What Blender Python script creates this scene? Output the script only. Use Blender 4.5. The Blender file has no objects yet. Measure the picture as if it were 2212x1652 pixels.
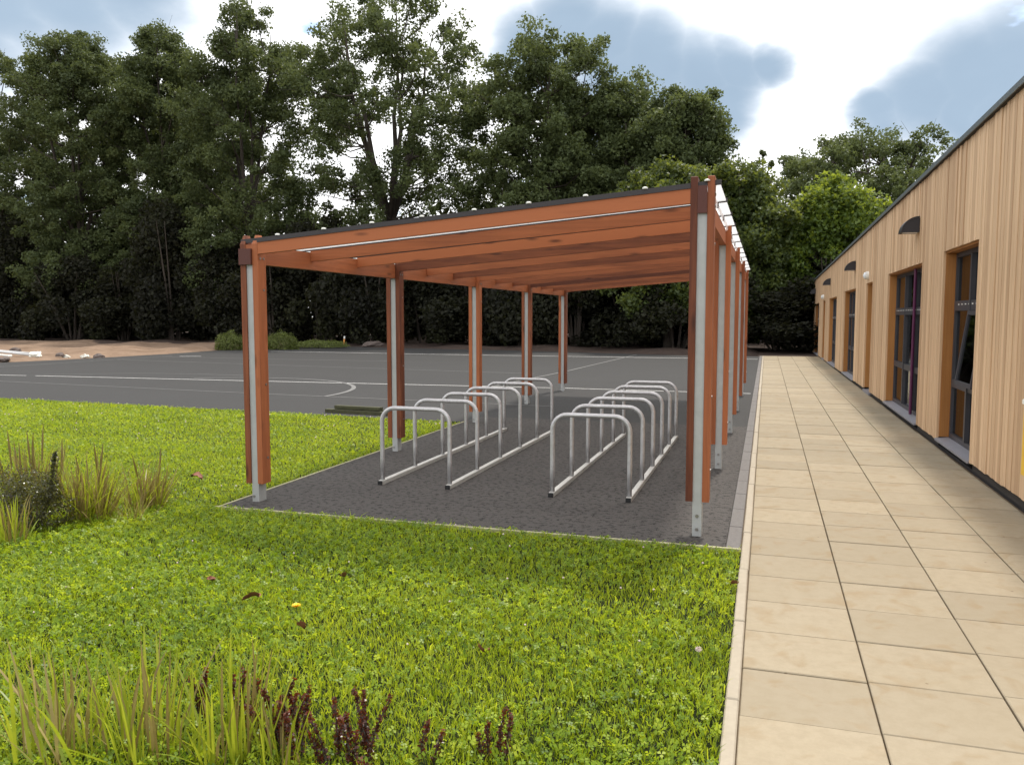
import bpy, math, random
import numpy as np
from mathutils import Vector
R = math.radians
rng = np.random.default_rng(7)
random.seed(7)
scene = bpy.context.scene
COL = scene.collection

# ------------------------------------------------------------------ camera
CAM_H, YAW, PITCH = 1.6, 17.356, 4.628
cd = bpy.data.cameras.new('camera')
cd.sensor_width = 36.0
cd.lens = 1754.0 / 2212.0 * 36.0
cd.clip_start, cd.clip_end = 0.05, 3000.0
cam = bpy.data.objects.new('camera', cd)
cam.location = (0, 0, CAM_H)
cam.rotation_euler = (R(90 - PITCH), 0, R(YAW))
COL.objects.link(cam)
scene.camera = cam

def ray(u, v):
    """direction through a point of the 2212 x 1652 photograph"""
    c = Vector(((u - 1106) / 1754.0, (826 - v) / 1754.0, -1.0))
    d = cam.rotation_euler.to_matrix() @ c
    return d
def at(u, v, Y):
    d = ray(u, v); t = Y / d.y
    return Vector((0, 0, CAM_H)) + d * t

# ------------------------------------------------------------------ view, world, sun
scene.render.engine = 'CYCLES'
scene.cycles.use_denoising = True
scene.cycles.max_bounces = 8
scene.cycles.transparent_max_bounces = 12
scene.view_settings.view_transform = 'Standard'
scene.view_settings.look = 'None'
scene.view_settings.gamma = 1.0
scene.view_settings.use_curve_mapping = False
scene.view_settings.exposure = 0.88

SUN_AZ, SUN_EL = 12.0, 60.0        # degrees from +Y towards +X, above the horizon
sd = bpy.data.lights.new('sun', 'SUN')
sd.energy = 2.1
sd.angle = R(6.0)
sd.color = (1.0, 0.94, 0.84)
so = bpy.data.objects.new('sun', sd)
sdir = Vector((math.sin(R(SUN_AZ)) * math.cos(R(SUN_EL)), math.cos(R(SUN_AZ)) * math.cos(R(SUN_EL)), math.sin(R(SUN_EL))))
so.rotation_euler = sdir.to_track_quat('Z', 'Y').to_euler()
so.location = (0, 0, 30)
COL.objects.link(so)

class NT:
    """small node-tree helper"""
    def __init__(s, tree):
        s.t = tree; tree.nodes.clear()
    def n(s, typ, ins=None, **kw):
        nd = s.t.nodes.new(typ)
        for k, v in kw.items(): setattr(nd, k, v)
        for k, v in (ins or {}).items():
            sock = nd.inputs[k]
            if isinstance(v, tuple) and len(v) == 2 and hasattr(v[0], 'outputs'):
                s.t.links.new(v[0].outputs[v[1]], sock)
            elif hasattr(v, 'outputs'):
                s.t.links.new(v.outputs[0], sock)
            else:
                sock.default_value = v
        return nd
    def math(s, op, a, b=0.0, c=0.0, clamp=False):
        return s.n('ShaderNodeMath', {0: a, 1: b, 2: c}, operation=op, use_clamp=clamp)
    def mix(s, f, a, b, mode='MIX'):
        nd = s.t.nodes.new('ShaderNodeMix'); nd.data_type = 'RGBA'; nd.blend_type = mode
        for i, v in ((0, f), (6, a), (7, b)):
            if isinstance(v, tuple) and len(v) == 2 and hasattr(v[0], 'outputs'): s.t.links.new(v[0].outputs[v[1]], nd.inputs[i])
            elif hasattr(v, 'outputs'): s.t.links.new(v.outputs[2] if v.bl_idname == 'ShaderNodeMix' else v.outputs[0], nd.inputs[i])
            else: nd.inputs[i].default_value = v if i == 0 else (tuple(v) + (1.0,))[:4]
        return nd
    def ramp(s, f, stops):
        nd = s.n('ShaderNodeValToRGB', {0: f})
        el = nd.color_ramp.elements
        el[0].position, el[0].color = stops[0][0], tuple(stops[0][1]) + (1,)
        el[1].position, el[1].color = stops[-1][0], tuple(stops[-1][1]) + (1,)
        for p, c in stops[1:-1]:
            e = el.new(p); e.color = tuple(c) + (1,)
        return nd

world = bpy.data.worlds.new('World')
scene.world = world
world.use_nodes = True
W = NT(world.node_tree)
tc = W.n('ShaderNodeTexCoord')
sky = W.n('ShaderNodeTexSky', sky_type='NISHITA', sun_disc=False, sun_elevation=R(SUN_EL), sun_rotation=R(SUN_AZ), air_density=1.0, dust_density=1.5)
skyc = W.mix(1.0, sky, (0.12, 0.12, 0.12), 'MULTIPLY')
wob = W.n('ShaderNodeTexNoise', {'Vector': W.n('ShaderNodeMapping', {'Vector': (tc, 'Generated'), 'Scale': (1.0, 1.0, 1.9)}), 'Scale': 5.0, 'Detail': 7.0, 'Roughness': 0.52})
wv = W.n('ShaderNodeVectorMath', {0: (wob, 'Color'), 1: (0.5, 0.5, 0.5)}, operation='SUBTRACT')
wv = W.n('ShaderNodeVectorMath', {0: wv, 3: 0.11}, operation='SCALE')
dirn = W.n('ShaderNodeVectorMath', {0: (tc, 'Generated'), 1: wv}, operation='ADD')
dirn = W.n('ShaderNodeVectorMath', {0: dirn}, operation='NORMALIZE')
# grey-blue cloud banks: soft round patches in the sky, run together and frayed by the noise
acc = None
for u, v, r in [(1140, 90, 70), (1230, 20, 75), (1300, 75, 90), (1400, 135, 95), (1500, 175, 80), (1580, 165, 60), (1650, 145, 45), (1560, 235, 62), (1480, 240, 60), (1330, 190, 100),
                (2110, 190, 100), (2000, 235, 70), (1920, 262, 42), (2210, 170, 120), (2190, 270, 90), (2330, 230, 150), (2080, 275, 60),
                (30, 0, 85), (170, -20, 85), (300, -45, 85), (-120, 20, 120), (-330, 40, 170), (120, -160, 150)]:
    c = ray(u, v).normalized()
    dp = W.n('ShaderNodeVectorMath', {0: dirn, 1: tuple(c)}, operation='DOT_PRODUCT')
    a = r / 1754.0
    mr = W.n('ShaderNodeMapRange', {0: (dp, 'Value'), 1: math.cos(a * 1.85), 2: math.cos(a * 0.30), 3: 0.0, 4: 1.0}, interpolation_type='SMOOTHSTEP')
    acc = mr if acc is None else W.math('MAXIMUM', acc, mr)
# the same kind of broken cloud over the rest of the sky
sep = W.n('ShaderNodeSeparateXYZ', {0: (tc, 'Generated')})
zz = W.math('ADD', (sep, 2), 0.25)
flat = W.n('ShaderNodeVectorMath', {0: (tc, 'Generated'), 1: W.n('ShaderNodeCombineXYZ', {0: zz, 1: zz, 2: zz})}, operation='DIVIDE')
big = W.n('ShaderNodeTexNoise', {'Vector': flat, 'Scale': 1.3, 'Detail': 5.0, 'Roughness': 0.5})
gen = W.n('ShaderNodeMapRange', {0: (big, 0), 1: 0.55, 2: 0.70}, interpolation_type='SMOOTHSTEP')
behind = W.n('ShaderNodeVectorMath', {0: (tc, 'Generated'), 1: tuple(ray(1106, 500).normalized())}, operation='DOT_PRODUCT')
outm = W.n('ShaderNodeMapRange', {0: (behind, 'Value'), 1: 0.78, 2: 0.60})
grey = W.math('MAXIMUM', acc, W.math('MULTIPLY', gen, outm))
cn = W.n('ShaderNodeTexNoise', {'Vector': flat, 'Scale': 3.2, 'Detail': 6.0})
blue_hole = W.n('ShaderNodeMapRange', {0: (cn, 0), 1: 0.34, 2: 0.28}, interpolation_type='SMOOTHSTEP')
white = W.mix((cn, 0), (0.86, 0.89, 0.94), (1.05, 1.03, 1.0))
greyc = W.mix((wob, 0), (0.19, 0.255, 0.335), (0.27, 0.345, 0.43))
cl = W.mix(grey, white, greyc)
cl = W.mix(blue_hole, cl, skyc)
bg = W.n('ShaderNodeBackground', {'Color': (cl, 2), 'Strength': 1.0})
W.n('ShaderNodeOutputWorld', {'Surface': bg})

# ------------------------------------------------------------------ mesh helpers
class MB:
    def __init__(s): s.v = []; s.f = []; s.tone = []
    def add(s, vs, fs, tone=0.5):
        o = len(s.v); s.v += [tuple(p) for p in vs]
        s.f += [tuple(i + o for i in f) for f in fs]; s.tone += [tone] * len(fs)
    def box(s, x0, x1, y0, y1, z0, z1, tone=0.5):
        s.add([(x0, y0, z0), (x1, y0, z0), (x1, y1, z0), (x0, y1, z0), (x0, y0, z1), (x1, y0, z1), (x1, y1, z1), (x0, y1, z1)],
              [(0, 3, 2, 1), (4, 5, 6, 7), (0, 1, 5, 4), (1, 2, 6, 5), (2, 3, 7, 6), (3, 0, 4, 7)], tone)
    def cbox(s, x0, x1, y0, y1, z0, z1, c, tone=0.5):
        """box whose top edges are chamfered by c"""
        s.add([(x0, y0, z0), (x1, y0, z0), (x1, y1, z0), (x0, y1, z0), (x0, y0, z1 - c), (x1, y0, z1 - c), (x1, y1, z1 - c), (x0, y1, z1 - c),
               (x0 + c, y0 + c, z1), (x1 - c, y0 + c, z1), (x1 - c, y1 - c, z1), (x0 + c, y1 - c, z1)],
              [(0, 3, 2, 1), (0, 1, 5, 4), (1, 2, 6, 5), (2, 3, 7, 6), (3, 0, 4, 7), (4, 5, 9, 8), (5, 6, 10, 9), (6, 7, 11, 10), (7, 4, 8, 11), (8, 9, 10, 11)], tone)
    def prism(s, poly, axis, a, b, tone=0.5):
        """poly: 2D outline (ccw) swept along an axis from a to b"""
        def P(p, t): return {'x': (t, p[0], p[1]), 'y': (p[0], t, p[1]), 'z': (p[0], p[1], t)}[axis]
        n = len(poly)
        s.add([P(p, a) for p in poly] + [P(p, b) for p in poly],
              [tuple(range(n))[::-1], tuple(range(n, 2 * n))] + [(i, (i + 1) % n, n + (i + 1) % n, n + i) for i in range(n)], tone)
    def tube(s, pts, radii, seg=8, cap=True, tone=0.5):
        pts = [Vector(p) for p in pts]
        if not hasattr(radii, '__len__'): radii = [radii] * len(pts)
        rings = []; prev = None
        for i, p in enumerate(pts):
            d = (pts[min(i + 1, len(pts) - 1)] - pts[max(i - 1, 0)]).normalized()
            if prev is None:
                a = d.orthogonal().normalized()
            else:
                a = (prev - d * prev.dot(d)).normalized()
            prev = a; b = d.cross(a)
            rings.append([p + (a * math.cos(2 * math.pi * k / seg) + b * math.sin(2 * math.pi * k / seg)) * radii[i] for k in range(seg)])
        vs = [q for r_ in rings for q in r_]
        fs = [(i * seg + k, i * seg + (k + 1) % seg, (i + 1) * seg + (k + 1) % seg, (i + 1) * seg + k) for i in range(len(pts) - 1) for k in range(seg)]
        if cap: fs += [tuple(range(seg))[::-1], tuple((len(pts) - 1) * seg + k for k in range(seg))]
        s.add(vs, fs, tone)
    def mesh(s, name, mat, off=(0, 0, 0), smooth=False):
        me = bpy.data.meshes.new(name)
        ox, oy, oz = off
        me.from_pydata([(x - ox, y - oy, z - oz) for x, y, z in s.v], [], s.f)
        at_ = me.attributes.new('tone', 'FLOAT', 'FACE'); at_.data.foreach_set('value', s.tone)
        if smooth: me.polygons.foreach_set('use_smooth', [True] * len(me.polygons))
        if mat: me.materials.append(mat)
        return me
    def build(s, name, mat, parent=None, off=None, smooth=False):
        """one mesh object; world coordinates in, kept relative to the parent thing's base"""
        if off is None: off = base_of(parent)
        o = bpy.data.objects.new(name, s.mesh(name, mat, off, smooth))
        COL.objects.link(o)
        if parent is not None: o.parent = parent
        return o

def base_of(p):
    x = Vector((0, 0, 0))
    while p is not None: x += Vector(p.location); p = p.parent
    return x
def fast_mesh(name, verts, quads, tone, mat, tris=None):
    """big meshes straight from arrays; quads (n,4) and / or tris (n,3)"""
    me = bpy.data.meshes.new(name)
    nq = 0 if quads is None else len(quads); nt = 0 if tris is None else len(tris)
    me.vertices.add(len(verts)); me.vertices.foreach_set('co', np.asarray(verts, np.float32).ravel())
    li = np.concatenate([a.ravel() for a in ([quads] if nq else []) + ([tris] if nt else [])]).astype(np.int32)
    me.loops.add(len(li)); me.loops.foreach_set('vertex_index', li)
    me.polygons.add(nq + nt)
    ls = np.concatenate([np.arange(nq) * 4, nq * 4 + np.arange(nt) * 3]).astype(np.int32)
    me.polygons.foreach_set('loop_start', ls)
    a = me.attributes.new('tone', 'FLOAT', 'FACE'); a.data.foreach_set('value', np.asarray(tone, np.float32))
    me.materials.append(mat)
    me.update(calc_edges=True); me.validate()
    return me
def link(name, me, parent=None, loc=(0, 0, 0), rz=0.0):
    o = bpy.data.objects.new(name, me); COL.objects.link(o)
    o.location = loc; o.rotation_euler = (0, 0, rz)
    if parent is not None: o.parent = parent
    return o
def tag(o, label, cat, group=None):
    o['label'] = label; o['category'] = cat
    if group: o['group'] = group
    return o
def struct(o, label=None):
    o['kind'] = 'structure'
    if label: o['label'] = label
    return o
def stuff(o, label=None, cat=None):
    o['kind'] = 'stuff'
    if label: o['label'] = label
    if cat: o['category'] = cat
    return o
def thing(name, loc, label, cat, group=None):
    o = bpy.data.objects.new(name, None); o.empty_display_size = 0.2
    COL.objects.link(o); o.location = loc
    return tag(o, label, cat, group)
def copy_tree(o, parent=None):
    c = o.copy(); COL.objects.link(c); c.parent = parent
    for ch in [x for x in bpy.data.objects if x.parent == o]: copy_tree(ch, c)
    return c

# ------------------------------------------------------------------ materials
def new_mat(name):
    m = bpy.data.materials.new(name); m.use_nodes = True
    return m, NT(m.node_tree)
def finish(N, color, rough=0.6, metal=0.0, spec=0.5, bump=None, bstr=0.3, bdist=0.01, transl=None, tfac=0.4):
    ins = {'Base Color': color if not hasattr(color, 'outputs') else ((color, 2) if color.bl_idname == 'ShaderNodeMix' else color), 'Roughness': rough, 'Metallic': metal, 'Specular IOR Level': spec}
    if isinstance(color, tuple) and not hasattr(color[0], 'outputs'): ins['Base Color'] = color + (1,) if len(color) == 3 else color
    p = N.n('ShaderNodeBsdfPrincipled', ins)
    if bump is not None:
        b = N.n('ShaderNodeBump', {'Height': bump, 'Strength': bstr, 'Distance': bdist})
        N.t.links.new(b.outputs[0], p.inputs['Normal'])
    out = p
    if transl is not None:
        t = N.n('ShaderNodeBsdfTranslucent', {'Color': (transl, 2) if hasattr(transl, 'outputs') else transl + (1,)})
        out = N.n('ShaderNodeMixShader', {0: tfac, 1: p, 2: t})
    N.n('ShaderNodeOutputMaterial', {'Surface': out})
def coords(N, scale=(1, 1, 1), kind='Object'):
    t = N.n('ShaderNodeTexCoord')
    return N.n('ShaderNodeMapping', {'Vector': (t, kind), 'Scale': scale})
def plain(name, c, rough=0.6, metal=0.0, spec=0.5, var=0.12, scale=8.0, bstr=0.1):
    m, N = new_mat(name)
    co = coords(N, (scale,) * 3)
    n = N.n('ShaderNodeTexNoise', {'Vector': co, 'Scale': 1.0, 'Detail': 5.0})
    col = N.mix((n, 0), tuple(x * (1 - var) for x in c), tuple(min(1, x * (1 + var)) for x in c))
    finish(N, col, rough, metal, spec, bump=(n, 0), bstr=bstr)
    return m
def wood(name, c_dark, c_light, axis, rough=0.62, grain=38.0, knots=True, spec=0.35):
    m, N = new_mat(name)
    s = [grain] * 3; s['xyz'.index(axis)] = 1.6
    oi = N.n('ShaderNodeObjectInfo')
    t = N.n('ShaderNodeTexCoord')
    off = N.n('ShaderNodeVectorMath', {0: (t, 'Object'), 1: N.n('ShaderNodeCombineXYZ', {0: N.math('MULTIPLY', (oi, 'Random'), 13.0), 1: N.math('MULTIPLY', (oi, 'Random'), 7.0), 2: N.math('MULTIPLY', (oi, 'Random'), 19.0)})}, operation='ADD')
    co = N.n('ShaderNodeMapping', {'Vector': off, 'Scale': tuple(s)})
    g = N.n('ShaderNodeTexNoise', {'Vector': co, 'Scale': 1.0, 'Detail': 5.0, 'Roughness': 0.65, 'Distortion': 0.3})
    s2 = [5.0] * 3; s2['xyz'.index(axis)] = 0.9
    b = N.n('ShaderNodeTexNoise', {'Vector': N.n('ShaderNodeMapping', {'Vector': off, 'Scale': tuple(s2)}), 'Scale': 1.0, 'Detail': 3.0})
    tone = N.n('ShaderNodeAttribute', attribute_name='tone')
    f = N.math('ADD', N.math('MULTIPLY', (g, 0), 0.85), N.math('MULTIPLY', (b, 0), 0.60))
    f = N.math('ADD', f, N.math('MULTIPLY', N.math('SUBTRACT', (oi, 'Random'), 0.5), 0.62))
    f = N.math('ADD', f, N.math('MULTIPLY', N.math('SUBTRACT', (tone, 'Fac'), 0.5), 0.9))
    f = N.n('ShaderNodeMapRange', {0: f, 1: 0.33, 2: 1.12})
    col = N.mix(f, c_dark, c_light)
    if knots:
        s3 = [9.0] * 3; s3['xyz'.index(axis)] = 2.2
        k = N.n('ShaderNodeTexVoronoi', {'Vector': N.n('ShaderNodeMapping', {'Vector': off, 'Scale': tuple(s3)}), 'Scale': 1.0})
        kf = N.n('ShaderNodeMapRange', {0: (k, 'Distance'), 1: 0.20, 2: 0.06})
        col = N.mix(N.math('MULTIPLY', kf, 0.7), col, tuple(x * 0.35 for x in c_dark))
    finish(N, col, rough, spec=spec, bump=(g, 0), bstr=0.15, bdist=0.004)
    return m

STAIN_D, STAIN_L = (0.095, 0.025, 0.011), (0.40, 0.125, 0.046)
M = {}
M['stain_z'] = wood('stained_timber_upright', STAIN_D, STAIN_L, 'z')
M['stain_y'] = wood('stained_timber_beam', STAIN_D, STAIN_L, 'y')
M['stain_x'] = wood('stained_timber_rafter', STAIN_D, STAIN_L, 'x')
M['endgrain'] = plain('stained_end_grain', (0.085, 0.022, 0.014), 0.6, scale=60)
M['cedar'] = wood('cedar_cladding', (0.42, 0.272, 0.160), (0.67, 0.475, 0.300), 'z', rough=0.7, grain=90, knots=False, spec=0.25)
M['cedar_fresh'] = wood('cedar_reveal', (0.30, 0.125, 0.035), (0.50, 0.235, 0.075), 'z', rough=0.6, grain=90, knots=False, spec=0.25)
M['galv_flat'] = plain('galvanised_post', (0.42, 0.43, 0.425), 0.6, 0.3, var=0.14, scale=14, bstr=0.05)
def galv():
    m, N = new_mat('galvanised_tube')
    co = coords(N, (38, 38, 38))
    v = N.n('ShaderNodeTexVoronoi', {'Vector': co, 'Scale': 1.0})
    n = N.n('ShaderNodeTexNoise', {'Vector': co, 'Scale': 0.35, 'Detail': 6.0})
    col = N.mix((v, 'Color'), (0.46, 0.45, 0.46), (0.66, 0.65, 0.66))
    col = N.mix((n, 0), col, (0.52, 0.51, 0.52))
    r = N.n('ShaderNodeMapRange', {0: (n, 0), 1: 0.3, 2: 0.7, 3: 0.42, 4: 0.62})
    finish(N, col, (r, 0), 0.75, bump=(n, 0), bstr=0.05)
    return m
M['galv'] = galv()
M['bolt'] = plain('zinc_bolt', (0.30, 0.28, 0.27), 0.4, 0.8)
M['black_cap'] = plain('black_plastic', (0.012, 0.012, 0.013), 0.45)
M['trim'] = plain('dark_trim', (0.028, 0.022, 0.024), 0.5)
M['white_plastic'] = plain('white_plastic', (0.78, 0.78, 0.74), 0.4)
M['frame'] = plain('anodised_window_frame', (0.050, 0.050, 0.060), 0.45, 0.2)
M['purple'] = plain('purple_paint', (0.085, 0.010, 0.055), 0.4)
M['sill'] = plain('grey_sill', (0.24, 0.24, 0.27), 0.5, 0.2)
M['plinth'] = plain('dark_plinth', (0.022, 0.020, 0.022), 0.85)
M['wall_core'] = plain('wall_membrane', (0.03, 0.026, 0.024), 0.9)
M['room'] = plain('room_plaster', (0.30, 0.28, 0.25), 0.9)
M['fascia'] = plain('roof_edge_metal', (0.13, 0.155, 0.165), 0.5, 0.3)
M['lamp'] = plain('lamp_shade_metal', (0.030, 0.029, 0.034), 0.45, 0.3)
M['lens'] = plain('frosted_lens', (0.72, 0.76, 0.78), 0.3)
M['yellow'] = plain('yellow_plastic', (0.72, 0.44, 0.015), 0.4)
M['concrete'] = plain('edging_concrete', (0.33, 0.285, 0.22), 0.85, var=0.16, scale=20, bstr=0.3)
M['channel'] = plain('channel_block', (0.13, 0.12, 0.115), 0.85, var=0.25, scale=30, bstr=0.4)
M['joint'] = plain('joint_sand', (0.165, 0.118, 0.07), 0.95, var=0.5, scale=25)
M['edge_board'] = plain('pad_edging_timber', (0.36, 0.34, 0.20), 0.8, var=0.3, scale=15)
M['mossy'] = plain('old_mossy_timber', (0.055, 0.055, 0.025), 0.9, var=0.5, scale=14, bstr=0.5)
M['bark'] = plain('bark', (0.060, 0.048, 0.038), 0.95, var=0.35, scale=12, bstr=0.6)
M['stone'] = plain('rubble', (0.11, 0.085, 0.075), 0.9, var=0.3, scale=6, bstr=0.5)
M['bag'] = plain('plastic_bag', (0.70, 0.69, 0.62), 0.5, var=0.15, scale=10)
M['pipe'] = plain('grey_pipe', (0.52, 0.52, 0.52), 0.5, var=0.15)
M['orange'] = plain('orange_marker', (0.62, 0.26, 0.06), 0.6)
M['dead_leaf'] = plain('dead_leaf', (0.19, 0.070, 0.036), 0.7, var=0.35, scale=50)
M['petal'] = plain('dandelion_petal', (0.86, 0.52, 0.006), 0.5)
M['stem'] = plain('green_stem', (0.10, 0.16, 0.03), 0.6)
M['blossom'] = plain('clover_blossom', (0.62, 0.50, 0.47), 0.7)

def slab_mat():
    m, N = new_mat('buff_paving_slab')
    oi = N.n('ShaderNodeObjectInfo'); geo = N.n('ShaderNodeNewGeometry')
    p = N.n('ShaderNodeMapping', {'Vector': (geo, 'Position')})
    big = N.n('ShaderNodeTexNoise', {'Vector': p, 'Scale': 1.7, 'Detail': 6.0, 'Roughness': 0.6})
    fine = N.n('ShaderNodeTexNoise', {'Vector': p, 'Scale': 170.0, 'Detail': 3.0})
    st = N.n('ShaderNodeTexNoise', {'Vector': p, 'Scale': 5.5, 'Detail': 4.0, 'Distortion': 0.6})
    spot = N.n('ShaderNodeTexVoronoi', {'Vector': p, 'Scale': 7.0})
    col = N.mix((oi, 'Random'), (0.250, 0.208, 0.142), (0.330, 0.274, 0.188))
    col = N.mix(N.math('MULTIPLY', (big, 0), 0.45), col, (0.33, 0.285, 0.22))
    mott = N.n('ShaderNodeTexNoise', {'Vector': p, 'Scale': 13.0, 'Detail': 7.0, 'Roughness': 0.7})
    col = N.mix(N.n('ShaderNodeMapRange', {0: (mott, 0), 1: 0.42, 2: 0.72, 4: 0.55}), col, (0.235, 0.19, 0.125))
    s = N.n('ShaderNodeMapRange', {0: (st, 0), 1: 0.54, 2: 0.68})
    col = N.mix(N.math('MULTIPLY', s, 0.42), col, (0.23, 0.155, 0.075))
    sp = N.n('ShaderNodeMapRange', {0: (spot, 'Distance'), 1: 0.075, 2: 0.03})
    rs = N.math('GREATER_THAN', N.n('ShaderNodeSeparateColor', {0: (spot, 'Color')}), 0.72)
    col = N.mix(N.math('MULTIPLY', N.math('MULTIPLY', sp, rs), 0.75), col, (0.12, 0.075, 0.04))
    col = N.mix(N.math('MULTIPLY', N.math('SUBTRACT', (fine, 0), 0.35), 0.35), col, (0.20, 0.165, 0.11))
    finish(N, col, 0.85, bump=(fine, 0), bstr=0.18, bdist=0.003, spec=0.3)
    return m
M['slab'] = slab_mat()
def tarmac(name, base, grit, gscale, amount, patch):
    m, N = new_mat(name)
    geo = N.n('ShaderNodeNewGeometry')
    p = N.n('ShaderNodeMapping', {'Vector': (geo, 'Position')})
    v = N.n('ShaderNodeTexVoronoi', {'Vector': p, 'Scale': gscale, 'Randomness': 1.0})
    hole = N.n('ShaderNodeMapRange', {0: (v, 'Distance'), 1: 0.30, 2: 0.62})
    n = N.n('ShaderNodeTexNoise', {'Vector': p, 'Scale': 0.55, 'Detail': 6.0, 'Roughness': 0.6})
    n2 = N.n('ShaderNodeTexNoise', {'Vector': N.n('ShaderNodeMapping', {'Vector': (geo, 'Position'), 'Scale': (0.22, 1.6, 1)}), 'Scale': 1.0, 'Detail': 4.0})
    n3 = N.n('ShaderNodeTexNoise', {'Vector': p, 'Scale': 22.0, 'Detail': 4.0})
    col = N.mix((n, 0), tuple(x * (1 - patch) for x in base), tuple(x * (1 + patch) for x in base))
    col = N.mix(N.math('MULTIPLY', (n2, 0), 0.35), col, tuple(x * 0.7 for x in base))
    rnd = N.n('ShaderNodeSeparateColor', {0: (v, 'Color')})
    col = N.mix(N.math('MULTIPLY', rnd, 0.5), col, grit)
    holes = N.math('MULTIPLY', hole, N.n('ShaderNodeMapRange', {0: (n3, 0), 1: 0.5, 2: 0.62}))
    col = N.mix(N.math('MULTIPLY', holes, amount), col, (0.008, 0.007, 0.007))
    finish(N, col, 0.82, bump=(v, 'Distance'), bstr=0.5 if amount > 0.3 else 0.25, bdist=0.006, spec=0.2)
    return m
M['pad'] = tarmac('pad_tarmac', (0.066, 0.060, 0.057), (0.088, 0.079, 0.073), 85.0, 0.95, 0.30)
M['court'] = tarmac('court_tarmac', (0.040, 0.039, 0.039), (0.050, 0.049, 0.048), 60.0, 0.15, 0.16)
def worn_paint(name, c, wear):
    m, N = new_mat(name)
    geo = N.n('ShaderNodeNewGeometry')
    n = N.n('ShaderNodeTexNoise', {'Vector': (geo, 'Position'), 'Scale': 9.0, 'Detail': 8.0, 'Roughness': 0.75})
    f = N.n('ShaderNodeMapRange', {0: (n, 0), 1: 0.66 - wear, 2: 0.74 - wear * 0.6})
    finish(N, N.mix(f, c, (0.085, 0.082, 0.08)), 0.7)
    return m
M['line'] = worn_paint('white_line_paint', (0.70, 0.69, 0.67), 0.09)
M['line_old'] = worn_paint('worn_line_paint', (0.155, 0.152, 0.148), 0.16)
def soil(name, a, b, c, sc):
    m, N = new_mat(name)
    geo = N.n('ShaderNodeNewGeometry')
    n = N.n('ShaderNodeTexNoise', {'Vector': (geo, 'Position'), 'Scale': sc, 'Detail': 9.0, 'Roughness': 0.65})
    n2 = N.n('ShaderNodeTexNoise', {'Vector': (geo, 'Position'), 'Scale': sc * 7, 'Detail': 5.0, 'Roughness': 0.7})
    col = N.mix(N.n('ShaderNodeMapRange', {0: (n, 0), 1: 0.35, 2: 0.65}), a, b)
    col = N.mix(N.n('ShaderNodeMapRange', {0: (n2, 0), 1: 0.55, 2: 0.8}), col, c)
    finish(N, col, 0.95, bump=(n2, 0), bstr=0.8, bdist=0.05, spec=0.2)
    return m
M['dirt'] = soil('bare_earth', (0.16, 0.105, 0.070), (0.26, 0.180, 0.125), (0.11, 0.075, 0.055), 0.9)
M['ground'] = soil('rough_ground', (0.06, 0.07, 0.03), (0.09, 0.08, 0.045), (0.05, 0.05, 0.03), 0.3)
M['turf_soil'] = soil('lawn_soil', (0.014, 0.022, 0.006), (0.026, 0.036, 0.007), (0.014, 0.014, 0.007), 9.0)
M['leaf_litter'] = soil('leaf_litter', (0.040, 0.028, 0.024), (0.07, 0.048, 0.038), (0.10, 0.07, 0.055), 1.6)

def leaf_mat(name, dark, mid, light, tdark, tlight, tfac, rough=0.5, spec=0.4):
    m, N = new_mat(name)
    t = N.n('ShaderNodeAttribute', attribute_name='tone')
    col = N.ramp((t, 'Fac'), [(0.0, dark), (0.55, mid), (1.0, light)])
    tr = N.mix((t, 'Fac'), tdark, tlight)
    finish(N, col, rough, spec=spec, transl=tr, tfac=tfac)
    return m
M['leaf'] = leaf_mat('poplar_leaf', (0.060, 0.078, 0.036), (0.094, 0.120, 0.048), (0.135, 0.165, 0.062), (0.10, 0.125, 0.034), (0.19, 0.22, 0.055), 0.34, 0.6, 0.2)
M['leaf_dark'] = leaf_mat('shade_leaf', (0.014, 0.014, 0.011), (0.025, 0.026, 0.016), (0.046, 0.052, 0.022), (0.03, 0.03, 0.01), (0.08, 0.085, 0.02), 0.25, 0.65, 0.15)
M['leaf_maple'] = leaf_mat('maple_leaf', (0.036, 0.054, 0.016), (0.060, 0.088, 0.024), (0.105, 0.138, 0.036), (0.10, 0.13, 0.018), (0.30, 0.33, 0.045), 0.40, 0.5)
M['leaf_lime'] = leaf_mat('lime_leaf', (0.045, 0.075, 0.014), (0.085, 0.135, 0.022), (0.15, 0.20, 0.035), (0.15, 0.20, 0.02), (0.46, 0.52, 0.05), 0.44, 0.5)
M['leaf_bush'] = leaf_mat('bush_leaf', (0.05, 0.06, 0.016), (0.13, 0.16, 0.035), (0.21, 0.25, 0.06), (0.1, 0.13, 0.03), (0.25, 0.3, 0.06), 0.35)
M['grass'] = leaf_mat('lawn_blade', (0.075, 0.125, 0.008), (0.205, 0.290, 0.014), (0.42, 0.48, 0.045), (0.34, 0.46, 0.010), (0.78, 0.83, 0.05), 0.43, 0.30, 0.5)
M['clover'] = leaf_mat('clover_leaf', (0.060, 0.115, 0.008), (0.180, 0.275, 0.014), (0.37, 0.44, 0.035), (0.30, 0.44, 0.010), (0.72, 0.80, 0.045), 0.43, 0.42, 0.3)
M['sedge_green'] = leaf_mat('sedge_green', (0.12, 0.17, 0.014), (0.24, 0.30, 0.022), (0.38, 0.42, 0.04), (0.32, 0.40, 0.02), (0.6, 0.6, 0.05), 0.42, 0.4)
M['sedge_tan'] = leaf_mat('sedge_tan', (0.15, 0.105, 0.028), (0.26, 0.20, 0.060), (0.40, 0.33, 0.12), (0.22, 0.16, 0.05), (0.40, 0.32, 0.12), 0.30, 0.45)
M['barberry'] = leaf_mat('barberry_leaf', (0.030, 0.012, 0.009), (0.085, 0.026, 0.014), (0.20, 0.050, 0.018), (0.10, 0.02, 0.012), (0.38, 0.07, 0.02), 0.35, 0.3, 0.6)
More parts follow.
